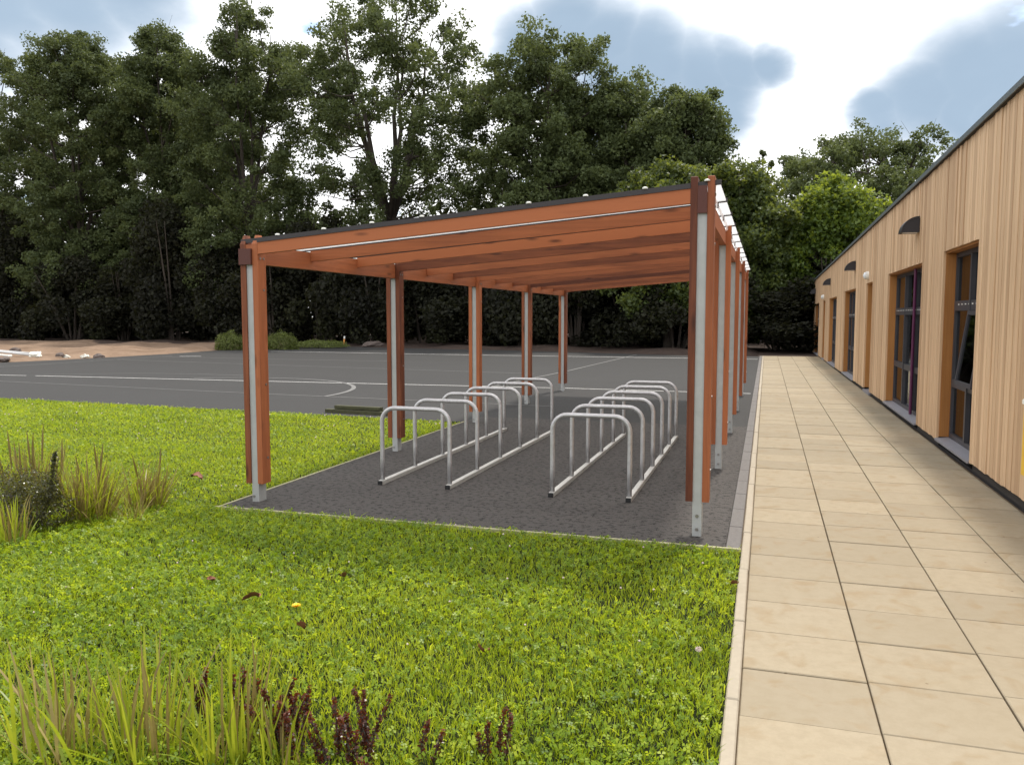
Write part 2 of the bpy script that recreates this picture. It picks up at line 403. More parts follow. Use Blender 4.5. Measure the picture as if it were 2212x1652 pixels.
M['box_leaf'] = leaf_mat('small_evergreen_leaf', (0.022, 0.024, 0.010), (0.050, 0.052, 0.014), (0.14, 0.14, 0.025), (0.07, 0.07, 0.012), (0.34, 0.32, 0.03), 0.3, 0.3, 0.6)

def glass():
    m, N = new_mat('window_glass')
    fr = N.n('ShaderNodeFresnel', {'IOR': 1.6})
    tr = N.n('ShaderNodeBsdfTransparent', {'Color': (0.42, 0.45, 0.46, 1)})
    gl = N.n('ShaderNodeBsdfGlossy', {'Color': (0.85, 0.88, 0.9, 1), 'Roughness': 0.02})
    N.n('ShaderNodeOutputMaterial', {'Surface': N.n('ShaderNodeMixShader', {0: N.math('ADD', fr, 0.02, clamp=True), 1: tr, 2: gl})})
    return m
M['glass'] = glass()
def polycarb():
    m, N = new_mat('opal_polycarbonate')
    co = coords(N, (1, 1, 1))
    n = N.n('ShaderNodeTexNoise', {'Vector': co, 'Scale': 2.0, 'Detail': 4.0})
    t = N.n('ShaderNodeBsdfTranslucent', {'Color': N.n('ShaderNodeMapRange', {0: (n, 0), 3: 0.86, 4: 0.94})})
    d = N.n('ShaderNodeBsdfPrincipled', {'Base Color': (0.82, 0.83, 0.84, 1), 'Roughness': 0.3})
    tp = N.n('ShaderNodeBsdfTransparent', {'Color': (0.92, 0.93, 0.94, 1)})
    a = N.n('ShaderNodeMixShader', {0: 0.30, 1: t, 2: d})
    N.n('ShaderNodeOutputMaterial', {'Surface': N.n('ShaderNodeMixShader', {0: 0.45, 1: a, 2: tp})})
    return m
M['poly'] = polycarb()
M['aluminium'] = plain('aluminium_bar', (0.22, 0.22, 0.23), 0.45, 0.6)

# ------------------------------------------------------------------ the setting: ground, court, pad, path
def sheet(name, poly, z, mat):
    me = bpy.data.meshes.new(name)
    me.from_pydata([(x, y, z) for x, y in poly], [], [tuple(range(len(poly)))])
    me.materials.append(mat)
    return struct(link(name, me))
sheet('ground', [(-900, -300), (900, -300), (900, 1200), (-900, 1200)], -0.16, M['ground'])

COURT = [(-25.6, 12.9), (-4.36, 11.5), (-0.235, 11.5), (-0.235, 34.3), (-3.2, 34.3), (-7.0, 35.4), (-12.2, 37.0), (-18.1, 37.9), (-21.6, 39.2), (-24.3, 36.0), (-24.9, 32.5), (-24.6, 28.9), (-24.8, 26.0), (-25.0, 24.0), (-25.6, 21.5)]
court = sheet('playground', COURT, 0.0, M['court'])
PAD = [(-4.36, 5.70), (-0.235, 5.70), (-0.235, 12.2), (-4.36, 12.2)]
pad = sheet('shelter_pad', PAD, 0.004, M['pad'])
mb = MB(); mb.cbox(-4.40, -0.13, 5.672, 5.698, -0.1, 0.014, 0.004); mb.build('edging_board', M['edge_board'], pad)
mb = MB(); mb.box(-4.385, -4.362, 5.70, 11.55, -0.1, 0.008); mb.build('edging_board', M['edge_board'], pad)

def stripe(pts, w, mat, z=0.005):
    m = MB()
    P = [Vector((x, y)) for x, y in pts]
    L, Rr = [], []
    for i, p in enumerate(P):
        d = (P[min(i + 1, len(P) - 1)] - P[max(i - 1, 0)]).normalized(); nrm = Vector((-d.y, d.x)) * w / 2
        L.append((p.x + nrm.x, p.y + nrm.y, z)); Rr.append((p.x - nrm.x, p.y - nrm.y, z))
    n = len(P)
    m.add(L + Rr, [(i + n, i + n + 1, i + 1, i) for i in range(n - 1)])
    return m.build('painted_line', mat, court)
stripe([(-23.6, 16.75), (-19.2, 17.1)], 0.055, M['line'])
stripe([(-18.9, 17.12), (-12.4, 17.35), (-6.1, 17.6), (-4.6, 17.66)], 0.06, M['line'])
stripe([(-4.3, 17.66), (-0.28, 17.55)], 0.06, M['line'], 0.0062)
stripe([(-21.9, 32.6), (-11.4, 31.95), (-0.28, 31.95)], 0.10, M['line'])
stripe([(-23.3, 19.5), (-23.2, 27.6)], 0.07, M['line_old'])
stripe([(-22.6, 27.3), (-21.8, 27.6)], 0.10, M['line'], 0.0066)
stripe([(-23.2, 27.0), (-19.0, 26.55), (-12.8, 26.6)], 0.08, M['line_old'], 0.0054)
stripe([(-23.2, 24.6), (-16.9, 23.5), (-6.2, 21.9)], 0.06, M['line_old'], 0.0058)
stripe([(-23.4, 15.9), (-18.1, 15.4), (-10.4, 14.55), (-6.1, 14.2), (-3.6, 14.0)], 0.05, M['line_old'], 0.0050)
stripe([(-5.95, 17.75), (-5.56, 23.5), (-5.2, 34.3)], 0.07, M['line_old'], 0.0070)
stripe([(-12.05 + 3.62 * math.cos(t), 14.6 + 3.75 * math.sin(t)) for t in np.linspace(-0.06, 2.2, 36)], 0.10, M['line_old'], 0.0074)
stripe([(-19.0, 17.45), (-17.8, 18.3), (-16.6, 18.8), (-15.0, 18.95), (-13.5, 18.85)], 0.05, M['line_old'], 0.0078)
stripe([(-21.6, 32.7), (-20.9, 38.2)], 0.08, M['line_old'], 0.0052)

# lawn base
LAWN = [(-26, -4), (-0.128, -4), (-0.128, 5.668), (-4.39, 5.668), (-4.39, 11.50), (-8.1, 11.78), (-14.5, 12.25), (-26, 12.9)]
lawn = sheet('lawn', LAWN, -0.012, M['turf_soil'])

# path: bedding with joints, slabs, edging, channel blocks
path = sheet('path', [(-0.235, -4), (2.10, -4), (2.10, 39.5), (-0.235, 39.5)], -0.020, M['joint'])
SX, SY, G = 0.533, 0.470, 0.007
def slab_mesh(w, d):
    m = MB(); m.cbox(0, w, 0, d, -0.05, 0.0, 0.004); return m.mesh('paving_slab', M['slab'])
smesh = slab_mesh(SX - G, SY - G); smesh_last = slab_mesh(0.50, SY - G)
y0 = 3.76 - SY * 8
for r_ in range(75):
    y = y0 + r_ * SY
    if y > 34.4: break
    for c in range(4):
        x = -0.066 + c * SX
        o = link('paving_slab', smesh if c < 3 else smesh_last, path, (x, y + x * 0.03 + random.uniform(-.0015, .0015), random.uniform(-0.0028, 0.0028)), random.uniform(-0.0015, 0.0015))
em = MB(); em.cbox(0, 0.055, 0, 0.907, -0.12, 0.0, 0.006); emesh = em.mesh('edging_kerb', M['concrete'])
y = -3.0
while y < 34.0:
    link('edging_kerb', emesh, path, (-0.126, y, 0.012 + random.uniform(-.003, .003)), random.uniform(-0.003, 0.003)); y += 0.915
cm = MB(); cm.cbox(0, 0.098, 0, 0.595, -0.1, 0.0, 0.006); cmesh = cm.mesh('channel_block', M['channel'])
y = 5.70
while y < 34.0:
    link('channel_block', cmesh, path, (-0.232, y, 0.010 + random.uniform(-.002, .002))); y += 0.602
# dark earth strip between slabs and wall at the far end of the path
sheet('far_verge', [(-0.3, 34.4), (2.2, 34.4), (2.2, 41), (-0.3, 41)], -0.012, M['leaf_litter'])

# earth bank round the court
def inside(x, y, poly):
    c = False; n = len(poly)
    for i in range(n):
        x1, y1 = poly[i]; x2, y2 = poly[(i + 1) % n]
        if (y1 > y) != (y2 > y) and x < (x2 - x1) * (y - y1) / (y2 - y1) + x1: c = not c
    return c
def dist_poly(x, y, poly):
    best = 1e9; p = Vector((x, y))
    for i in range(len(poly)):
        a = Vector(poly[i]); b = Vector(poly[(i + 1) % len(poly)]); ab = b - a
        t = max(0, min(1, (p - a).dot(ab) / ab.length_squared)); best = min(best, (p - a - ab * t).length)
    return best
def bank_h(x, y):
    if inside(x, y, COURT) or x > -0.5 and y < 40: return -0.10
    d = dist_poly(x, y, COURT)
    h = min(0.12, 0.05 * d) - 0.03
    if y < 16: h = -0.05
    n = 0.06 * math.sin(x * 1.3 + y * 0.7) + 0.05 * math.sin(x * 0.45 - y * 1.1) + 0.04 * math.sin(x * 3.1 + 1) * math.sin(y * 2.7)
    return h + n * min(1, d / 1.5)
xs = np.concatenate([np.linspace(-110, -40, 30), np.linspace(-39, -20, 56), np.linspace(-19, 12, 42)]); ys = np.concatenate([np.linspace(13, 44, 76), np.linspace(45, 90, 24)])
hv = [(x, y, bank_h(x, y)) for y in ys for x in xs]
nx = len(xs)
def bank_part(name, mat, keep):
    fs = []
    for j in range(len(ys) - 1):
        for i in range(nx - 1):
            cx, cy = (xs[i] + xs[i + 1]) / 2, (ys[j] + ys[j + 1]) / 2
            if cx > -24.0 and cy < 33.0: continue
            if keep(cx, cy): fs.append((j * nx + i, j * nx + i + 1, (j + 1) * nx + i + 1, (j + 1) * nx + i))
    me = bpy.data.meshes.new(name); me.from_pydata(hv, [], fs); me.materials.append(mat)
    me.polygons.foreach_set('use_smooth', [True] * len(fs))
    return struct(link(name, me))
wood_edge = lambda x, y: y > 36.5 + 0.8 * math.sin(x * 0.9) + (2.5 if x < -22 else 0) or x > -23.5
bank_part('dirt_bank', M['dirt'], lambda x, y: not wood_edge(x, y))
bank_part('woodland_floor', M['leaf_litter'], wood_edge)

# ------------------------------------------------------------------ timber clad building
FX = 2.030                      # face of the cladding
YN, YF = 3.2, 39.3
def roof_z(y): return 3.585 - 0.0105 * (y - 7.5)
def foot_z(y): return max(0.02, 0.108 - 0.0030 * (y - 7.5))
OPEN = [(9.31, 11.05, 2.385, 'window'), (12.52, 15.74, 2.345, 'window'), (17.91, 19.0, 2.310, 'door'), (21.2, 24.2, 2.285, 'window'), (26.78, 29.92, 2.215, 'window'), (31.8, 33.05, 2.195, 'door'), (35.28, 38.3, 2.155, 'window')]
bld = thing('timber_building', (2.2, 7.0, 0), 'long single-storey building clad in pale vertical timber boards beside the paved path', 'building')
core = MB()
edges = [YN] + [e for o in OPEN for e in o[:2]] + [YF]
for a, b in zip(edges[::2], edges[1::2]): core.prism([(a, 0.02), (b, 0.02), (b, roof_z(b) - 0.05), (a, roof_z(a) - 0.05)], 'x', 2.062, 2.34)
for a, b, zt, k in OPEN: core.prism([(a, zt + 0.02), (b, zt + 0.02), (b, roof_z(b) - 0.05), (a, roof_z(a) - 0.05)], 'x', 2.062, 2.34)
core.build('wall', M['wall_core'], bld)
inn = MB()
inn.box(8.0, 8.2, YN, YF, 0, 3.1); inn.box(2.35, 8.0, YF - 0.2, YF, 0, 3.1); inn.box(2.35, 8.0, YN, YN + 0.2, 0, 3.1); inn.box(2.35, 8.0, YN + .2, YF - .2, -0.05, 0.05); inn.box(2.35, 8.0, 16.4, 16.55, 0.05, 3.0); inn.box(2.35, 8.0, 25.4, 25.55, 0.05, 3.0)
inn.build('interior', M['room'], bld)
rf = MB()
rf.prism([(YN - .1, roof_z(YN) - 0.05), (YF + .04, roof_z(YF) - 0.05), (YF + .04, roof_z(YF) - 0.01), (YN - .1, roof_z(YN) - 0.01)], 'x', 1.999, 8.3)
roof = rf.build('roof', M['wall_core'], bld)
fs = MB()
fs.prism([(YN - .12, roof_z(YN) - 0.047), (YF + .06, roof_z(YF) - 0.047), (YF + .06, roof_z(YF) + 0.008), (YN - .12, roof_z(YN) + 0.008)], 'x', 1.985, 2.06)
fs.build('fascia', M['fascia'], roof)
pl = MB()
pl.box(2.075, 2.12, YN, YF, -0.05, 0.018)
for a, b in zip(edges[::2], edges[1::2]): pl.box(2.075, 2.11, a, b, 0.018, 0.15)
pl.build('plinth', M['plinth'], bld)
# boards: the nearest 280 single, the rest as one part
rest = MB(); count = 0
spans = []
for i, (a, b) in enumerate(zip(edges[::2], edges[1::2])):
    spans.append((a, b, None))
    if i < len(OPEN): spans.append((OPEN[i][0], OPEN[i][1], OPEN[i][2]))
for a, b, zt in spans:
    n = max(1, round((b - a) / 0.082)); w = (b - a) / n
    for k in range(n):
        ya, yb = a + k * w + 0.0022, a + (k + 1) * w - 0.0022
        ym = (ya + yb) / 2
        z0 = foot_z(ym) + random.uniform(-.004, .004) if zt is None else zt
        pr = random.choice((0.0, 0.0, 0.004, 0.008, -0.004))
        r1 = random.random(); tone = 0.5 + (random.gauss(0, 0.11)) - (0.42 if r1 < 0.045 else 0) + (0.14 if r1 > 0.9 else 0)
        t_ = rest
        if 6.6 < ym and count < 290: t_ = MB(); count += 1
        t_.prism([(FX + pr + 0.003, ya), (FX + pr, ya + 0.003), (FX + pr, yb - 0.003), (FX + pr + 0.003, yb), (2.060, yb), (2.060, ya)][::-1], 'z', z0, roof_z(ym) - 0.052, tone)
        if t_ is not rest: t_.build('cladding_board', M['cedar'], bld)
stuff(rest.build('cladding', M['cedar'], bld))

def opening(a, b, zt, kind, idx):
    zb = foot_z((a + b) / 2) if kind == 'window' else 0.05
    fx0, fx1 = 2.168, 2.228
    fr = MB()
    if kind == 'window':
        t = 0.055
        fr.box(fx0, fx1, a + .026, a + .026 + t, zb + .03, zt - .026); fr.box(fx0, fx1, b - .026 - t, b - .026, zb + .03, zt - .026)
        ya, yb = a + .026 + t, b - .026 - t
        fr.box(fx0, fx1, ya, yb, zb + .03, zb + .03 + t); fr.box(fx0, fx1, ya, yb, zt - .026 - t, zt - .026)
        ztr = zt - 0.66; zm = zb + 0.70
        fr.box(fx0 - .012, fx1 - .003, ya, yb, ztr - .055, ztr + .06)
        fr.box(fx0 - .006, fx1 - .005, ya, yb, zm - .045, zm + .045)
        win = fr.build('window', M['frame'], bld)
        nm = 1 if b - a < 2 else 2
        for k in range(1, nm + 1):
            y = ya + (yb - ya) * k / (nm + 1)
            m = MB(); m.box(fx0 - .018, fx1 - .008, y - .03, y + .03, zb + .03 + t + .001, zt - .026 - t - .001)
            m.build('mullion', M['frame'], win)
        # trickle vent dots on the transom
        m = MB()
        yy = ya + 0.12
        while yy < yb - 0.1:
            m.box(fx0 - .016, fx0 - .0125, yy, yy + .05, ztr + .012, ztr + .024); yy += 0.17
        m.build('trickle_vent', M['white_plastic'], win)
        ends = [ya] + [ya + (yb - ya) * k / (nm + 1) for k in range(1, nm + 1)] + [yb]
        for z0, z1, lev in ((zb + .03 + t, zm - .045, 0), (zm + .045, ztr - .055, 1), (ztr + .06, zt - .026 - t, 2)):
            for k in range(nm + 1):
                if idx == 0 and lev == 1 and k == 0: continue
                m = MB(); m.box(2.196, 2.202, ends[k], ends[k + 1], z0, z1); m.build('pane', M['glass'], win)
        if idx == 0:      # top hung sash standing open
            s = MB(); y0, y1, z0, z1 = ends[0] + .004, ends[1] - .034, zm + .05, ztr - .06
            def P(y, z, dx): return (fx0 - .004 - (z1 - z) * 0.13 - dx, y, z)
            for (p, q, r2, s2) in ((y0, y0 + .04, z0, z1), (y1 - .04, y1, z0, z1), (y0 + .04, y1 - .04, z0, z0 + .045), (y0 + .04, y1 - .04, z1 - .045, z1)):
                s.add([P(p, r2, 0), P(q, r2, 0), P(q, s2, 0), P(p, s2, 0), P(p, r2, .035), P(q, r2, .035), P(q, s2, .035), P(p, s2, .035)],
                      [(0, 1, 2, 3), (7, 6, 5, 4), (0, 4, 5, 1), (1, 5, 6, 2), (2, 6, 7, 3), (3, 7, 4, 0)])
            s.build('open_sash', M['frame'], win)
            g = MB(); g.add([P(y0 + .04, z0 + .045, .012), P(y1 - .04, z0 + .045, .012), P(y1 - .04, z1 - .045, .012), P(y0 + .04, z1 - .045, .012),
                             P(y0 + .04, z0 + .045, .018), P(y1 - .04, z0 + .045, .018), P(y1 - .04, z1 - .045, .018), P(y0 + .04, z1 - .045, .018)],
                            [(0, 1, 2, 3), (7, 6, 5, 4), (0, 4, 5, 1), (1, 5, 6, 2), (2, 6, 7, 3), (3, 7, 4, 0)])
            g.build('pane', M['glass'], win)
        if idx == 1:
            m = MB(); y = ya + (yb - ya) * 0.30; m.tube([(fx0 - .05, y, zb + .035), (fx0 - .05, y, zt - .03)], 0.022, 10); m.build('upright_pole', M['purple'], win)['label'] = 'dark purple upright pole'
        s = MB(); s.prism([(2.012, zb - .012), (2.166, zb + .012), (2.166, zb + .029), (2.012, zb + .012)], 'y', a + .003, b - .003)
        s.build('sill', M['sill'], win)
    else:
        fr.box(2.245, 2.29, a + .03, b - .03, zb, zt - .03)
        win = fr.build('door', M['frame'], bld)
        m = MB(); m.box(2.236, 2.2445, a + .16, b - .16, zb + 0.3, zt - 0.16); m.build('pane', M['glass'], win)
        m = MB(); m.tube([(2.215, a + .10, 0.95), (2.215, a + .10, 1.25)], 0.012, 8); m.build('handle', M['bolt'], win)
        m = MB(); m.box(2.02, 2.245, a + .003, b - .003, 0.0, 0.045); m.build('threshold', M['sill'], win)
    z_ = foot_z((a + b) / 2) + (.031 if kind == 'window' else .01)
    m = MB(); m.box(2.061, 2.30 if kind == 'door' else 2.24, b - .024, b + .0015, z_, zt - .0265, 0.35); m.build('jamb', M['cedar_fresh'], win)
    m = MB(); m.box(2.061, 2.30 if kind == 'door' else 2.24, a - .0015, a + .024, z_, zt - .0265, 0.35); m.build('jamb', M['cedar_fresh'], win)
    m = MB(); m.box(2.061, 2.24, a - .0015, b + .0015, zt - .025, zt + .019, 0.35); m.build('head_lining', M['cedar_fresh'], win)
for i, o in enumerate(OPEN): opening(*o, i)

# quarter-round wall lamps
def wall_lamp(y, z, label):
    t = thing('wall_lamp', (FX, y, z), label, 'wall lamp', 'quarter-round lamps on the timber wall')
    m = MB()
    arc = [(-0.235 * math.sin(t_), 0.225 * math.cos(t_)) for t_ in np.linspace(0, math.pi / 2, 12)]
    outer = [(FX - 0.006 + x, z + q) for x, q in arc]
    inner = [(FX - 0.006 + x * 0.93, z + q * 0.93) for x, q in arc][::-1]
    m.prism(outer + inner, 'y', y - .13, y + .13)
    m.build('shade', M['lamp'], t)
    for s in (-1, 1):
        e = MB(); e.prism([(FX - 0.007, z)] + [(FX - 0.007 + x * 0.925, z + q * 0.925) for x, q in arc], 'y', y + s * .118 - .004, y + s * .118 + .004); e.build('end_plate', M['lamp'], t)
    m = MB(); m.box(FX - 0.005, FX - 0.0005 + 0.006, y - .10, y + .10, z + .01, z + .2); m.build('back_plate', M['lamp'], t)
    m = MB(); m.box(FX - .20, FX - .012, y - .105, y + .105, z + 0.004, z + 0.014); m.build('lens', M['lens'], t)
wall_lamp(12.88, 2.785, 'dark quarter-round wall lamp nearest the camera, largest of four')
wall_lamp(21.5, 2.72, 'dark quarter-round wall lamp second from the camera, left of the small white light')
wall_lamp(29.5, 2.66, 'small dark quarter-round wall lamp third from the camera')
wall_lamp(38.2, 2.60, 'tiny dark wall lamp at the far corner of the timber building')
def bulkhead(y, z, label):
    t = thing('bulkhead_light', (FX, y, z), label, 'light', 'small white lights above the doorways')
    m = MB(); m.tube([(FX - .001 + .006, y, z), (FX - .05, y, z)], 0.085, 16); m.build('body', M['white_plastic'], t, smooth=False)
    m = MB(); m.tube([(FX - .0505, y, z), (FX - .085, y, z), (FX - .105, y, z)], [0.075, 0.062, 0.02], 16); m.build('lens', M['lens'], t, smooth=True)
bulkhead(18.7, 2.465, 'small white round light above the nearer doorway')
bulkhead(32.6, 2.335, 'small white round light above the farther doorway')
bulkhead(39.0, 2.24, 'tiny white round light at the far end of the timber wall')
yb_ = thing('yellow_box', (1.95, 7.2, 0.33), 'yellow box fixed low on the timber wall at the right edge', 'box')
m = MB(); m.cbox(1.995, 2.028, 6.90, 7.43, 0.33, 0.90, 0.01); m.build('case', M['yellow'], yb_)
m = MB(); m.cbox(1.975, 2.024, 7.24, 7.41, 0.905, 0.945, 0.008); m.build('lid_catch', M['white_plastic'], yb_)

# ------------------------------------------------------------------ bicycle shelter
PY = [6.0 + 2.77 * i for i in range(5)]
RY = [5.965 + 0.9235 * k for k in range(13)]
XL, XR = -4.185, -0.450
sh = thing('bicycle_shelter', (-2.3, 11.5, 0), 'open bicycle shelter of red-brown stained timber with sloping white roof panels', 'shelter')
def roofz(x): return 2.232 + 0.0785 * (x + 4.1)
def post(xc, yc, ztop, zbeam, zfoot, picket, first):
    st = MB(); st.box(xc - .033, xc + .033, yc - .047, yc + .045, -0.1, zbeam - .002)
    st.box(xc + .024, xc + .033, yc + .045, yc + .06, -0.1, zfoot - .004)
    p = st.build('post', M['galv_flat'], sh)
    for s in (-1, 1):
        xa, xb = sorted((xc + s * .0335, xc + s * .0835))
        c = MB()
        ya, yb = yc - .06, yc + .06
        if picket:
            k, h = 0.034, 0.075
            c.add([(xa, ya, zfoot), (xb, ya, zfoot), (xb, yb, zfoot), (xa, yb, zfoot), (xa, ya, ztop - h), (xb, ya, ztop - h), (xb, yb, ztop - h), (xa, yb, ztop - h),
                   (xa + .012, ya + k, ztop), (xb - .012, ya + k, ztop), (xb - .012, yb - k, ztop), (xa + .012, yb - k, ztop)],
                  [(0, 3, 2, 1), (0, 1, 5, 4), (1, 2, 6, 5), (2, 3, 7, 6), (3, 0, 4, 7), (4, 5, 9, 8), (5, 6, 10, 9), (6, 7, 11, 10), (7, 4, 8, 11), (8, 9, 10, 11)])
        else:
            c.cbox(xa, xb, ya, yb, zfoot, ztop, 0.004, 0.46 if s < 0 else 0.66)  # left cheek darker, right lighter: fall of light put into the timber tone
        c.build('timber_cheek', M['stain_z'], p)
    # bolts through the cheeks and, near the camera, the steel foot
    zs = [zfoot + .22, 1.02, zbeam - .22] + [zbeam + .045, zbeam + .13]
    for i, z in enumerate(zs):
        for dy in ((0.02,) if i < 3 else (-.02, .028)):
            b = MB(); b.tube([(xc + .0825, yc + dy, z), (xc + .0885, yc + dy, z)], 0.011, 8); b.build('bolt', M['bolt'], p)
    if not picket:
        for z in (0.055, 0.155):
            b = MB(); b.tube([(xc, yc - .0465, z), (xc, yc - .052, z)], 0.0125, 10); b.tube([(xc, yc - .052, z), (xc, yc - .057, z)], 0.007, 8); b.build('bolt', M['bolt'], p)
    else:
        b = MB(); b.tube([(xc - .015, yc - .0465, 0.05), (xc - .015, yc - .052, 0.05)], 0.0115, 10); b.build('bolt', M['bolt'], p)
for i, y in enumerate(PY):
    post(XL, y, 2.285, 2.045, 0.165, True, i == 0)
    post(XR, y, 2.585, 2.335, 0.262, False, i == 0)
for xc, z0, z1, in ((XL, 2.045, 2.205), (XR, 2.335, 2.478)):
    m = MB(); m.box(xc - .032, xc + .032, 5.945, 17.13, z0, z1, 0.95); bm_ = m.build('header_beam', M['stain_y'], sh)  # pale beam tone paints in the side light on its faces
    m = MB()
    m.box(xc - (.086 if xc < -2 else .0325), xc + .0325, 5.918 if xc < -2 else 5.93, 5.9395 if xc < -2 else 5.944, z0 - .008, z1 + (-.035 if xc < -2 else 0.04))
    m.build('end_block', M['endgrain'], bm_)
for k, y in enumerate(RY):
    atpost = k % 3 == 0
    xa, xb = (XL + .0845, XR - .0845) if atpost else (XL + .0325, XR - .0325)
    m = MB()
    za, zb = roofz(xa) - 0.008, roofz(xb) - 0.008
    m.prism([(xa, za - .099), (xb, zb - .106), (xb, zb), (xa, za)], 'y', y - .022, y + .022, [0.70, 0.55, 0.82, 0.14, 0.80, 0.10, 0.78, 0.2, 0.62, 0.1, 0.6, 0.2, 0.5][k])
    m.build('rafter', M['stain_x'], sh)
for k in range(12):
    m = MB(); xa, xb = -4.26, -0.335
    za, zb = roofz(xa), roofz(xb)
    m.prism([(xa, za + .004), (xb, zb + .004), (xb, zb + .014), (xa, za + .014)], 'y', RY[k] + .013, RY[k + 1] - .013)
    m.build('roof_panel', M['poly'], sh)
    m = MB(); m.box(-0.4025, -0.3985, RY[k] + .013, RY[k + 1] - .013, 2.4785, roofz(-0.40) + .003)
    m.build('side_panel', M['poly'], sh)
for k, y in enumerate(RY):
    m = MB(); xa, xb = -4.27, -0.325
    za, zb = roofz(xa), roofz(xb)
    m.prism([(xa, za - .004), (xb, zb - .004), (xb, zb + .030), (xa, za + .030)], 'y', y - .0125, y + .0125)
    m.box(-0.409, -0.3935, y - .0125, y + .0125, 2.479, roofz(-0.40) - .005)
    bar = m.build('glazing_bar', M['trim'], sh)
    cx = np.linspace(-3.9, -0.42, 9)
    for x in cx:
        if k > 0 and x < -0.9: continue
        yc = y - .0265 if k == 0 else y
        c = MB(); z = roofz(x) + .0305
        c.tube([(x, yc, z - .004), (x, yc, z + .006), (x, yc, z + .010)], [0.020, 0.020, 0.012], 10); c.build('cap', M['white_plastic'], bar)
m = MB(); xa, xb = XL + .0845, XR - .0845
m.prism([(xa, roofz(xa) - .010), (xb, roofz(xb) - .010), (xb, roofz(xb) + .027), (xa, roofz(xa) + .027)], 'y', RY[0] - .030, RY[0] - .0228)
m.build('edge_trim', M['trim'], sh)

# ------------------------------------------------------------------ two bicycle racks
HY = [6.965 + 0.757 * i for i in range(6)]
def rack(x0, x1, label):
    t = thing('bicycle_rack', ((x0 + x1) / 2, HY[0], 0.004), label, 'bicycle rack', 'galvanised bicycle racks under the shelter')
    r, rad, zt = 0.0208, 0.135, 0.738
    for s, x in ((-1, x0), (1, x1)):
        m = MB(); m.cbox(x - .024, x + .024, HY[0] - .05, HY[-1] + .06, 0.005, 0.045, 0.004)
        rail = m.build('base_rail', M['galv_rail'], t)
        for y in (HY[0] - .05, HY[-1] + .06):
            c = MB(); d = -0.014 if y < 8 else 0.014
            c.box(x - .0225, x + .0225, min(y, y + d), max(y, y + d), 0.0065, 0.0435); c.build('end_cap', M['black_cap'], rail)
    for y in HY:
        pts = [(x0, y, .044), (x0, y, .25), (x0, y, zt - rad)]
        pts += [(x0 + rad - rad * math.cos(a), y, zt - rad + rad * math.sin(a)) for a in np.linspace(0.2, math.pi / 2, 7)]
        pts += [(x1 - rad + rad * math.sin(a), y, zt - rad + rad * math.cos(a)) for a in np.linspace(0, math.pi / 2 - .2, 7)]
        pts += [(x1, y, zt - rad), (x1, y, .25), (x1, y, .044)]
        m = MB(); m.tube(pts, r, 12); m.build('hoop', M['galv'], t, smooth=True)
    return t
M['galv_rail'] = plain('galvanised_rail', (0.62, 0.61, 0.58), 0.45, 0.55, scale=30, var=0.12)
ra = rack(-3.475, -2.785, 'left-hand galvanised rack of six rounded hoops under the shelter')
rb = copy_tree(ra)
rb.location.x += 1.685; rb.location.y -= 0.03
rb['label'] = 'right-hand galvanised rack of six hoops, beside the steel-footed posts'

# ------------------------------------------------------------------ foliage helpers
def leaf_quads(pts, size, rg, up=0.5, aspect=0.62, out=None):
    n = len(pts)
    nr = rg.normal(size=(n, 3)); nr[:, 2] += up
    if out is not None: nr += out
    nr /= np.linalg.norm(nr, axis=1, keepdims=True) + 1e-9
    a = rg.normal(size=(n, 3)); a -= nr * np.sum(a * nr, 1, keepdims=True); a /= np.linalg.norm(a, axis=1, keepdims=True) + 1e-9
    b = np.cross(nr, a)
    s = (size * rg.uniform(0.65, 1.3, n))[:, None]
    bend = nr * s * 0.12
    v = np.stack([pts - a * s * 0.5 - bend, pts + b * s * aspect * 0.5 + a * s * 0.06, pts + a * s * 0.5 - bend, pts - b * s * aspect * 0.5 + a * s * 0.06], 1).reshape(-1, 3)
    q = np.arange(n * 4).reshape(n, 4)
    return v, q
def lobes_in(rg, hw, hd, z0, z1, n, rmin, rmax, power=0.8):
    """lobe centres filling an egg-shaped crown unevenly"""
    out = []
    tries = 0
    while len(out) < n and tries < n * 60:
        tries += 1
        f = rg.uniform(0, 1)
        prof = math.sin(math.pi * min(1, (0.10 + 0.90 * f) ** power)) ** 0.36 if f < 0.98 else 0.3
        prof = min(1.0, prof * 1.2)
        a = rg.uniform(0, 2 * math.pi); rr = prof * math.sqrt(rg.uniform(0.10, 1.0))
        p = np.array([hw * rr * math.cos(a), hd * rr * math.sin(a), z0 + (z1 - z0) * f])
        r_ = rg.uniform(rmin, rmax) * (1.0 - 0.35 * f)
        if all(np.linalg.norm(p - q) > 0.42 * (r_ + s) for q, s in out) or rg.uniform() < 0.03: out.append((p, r_))
    return out
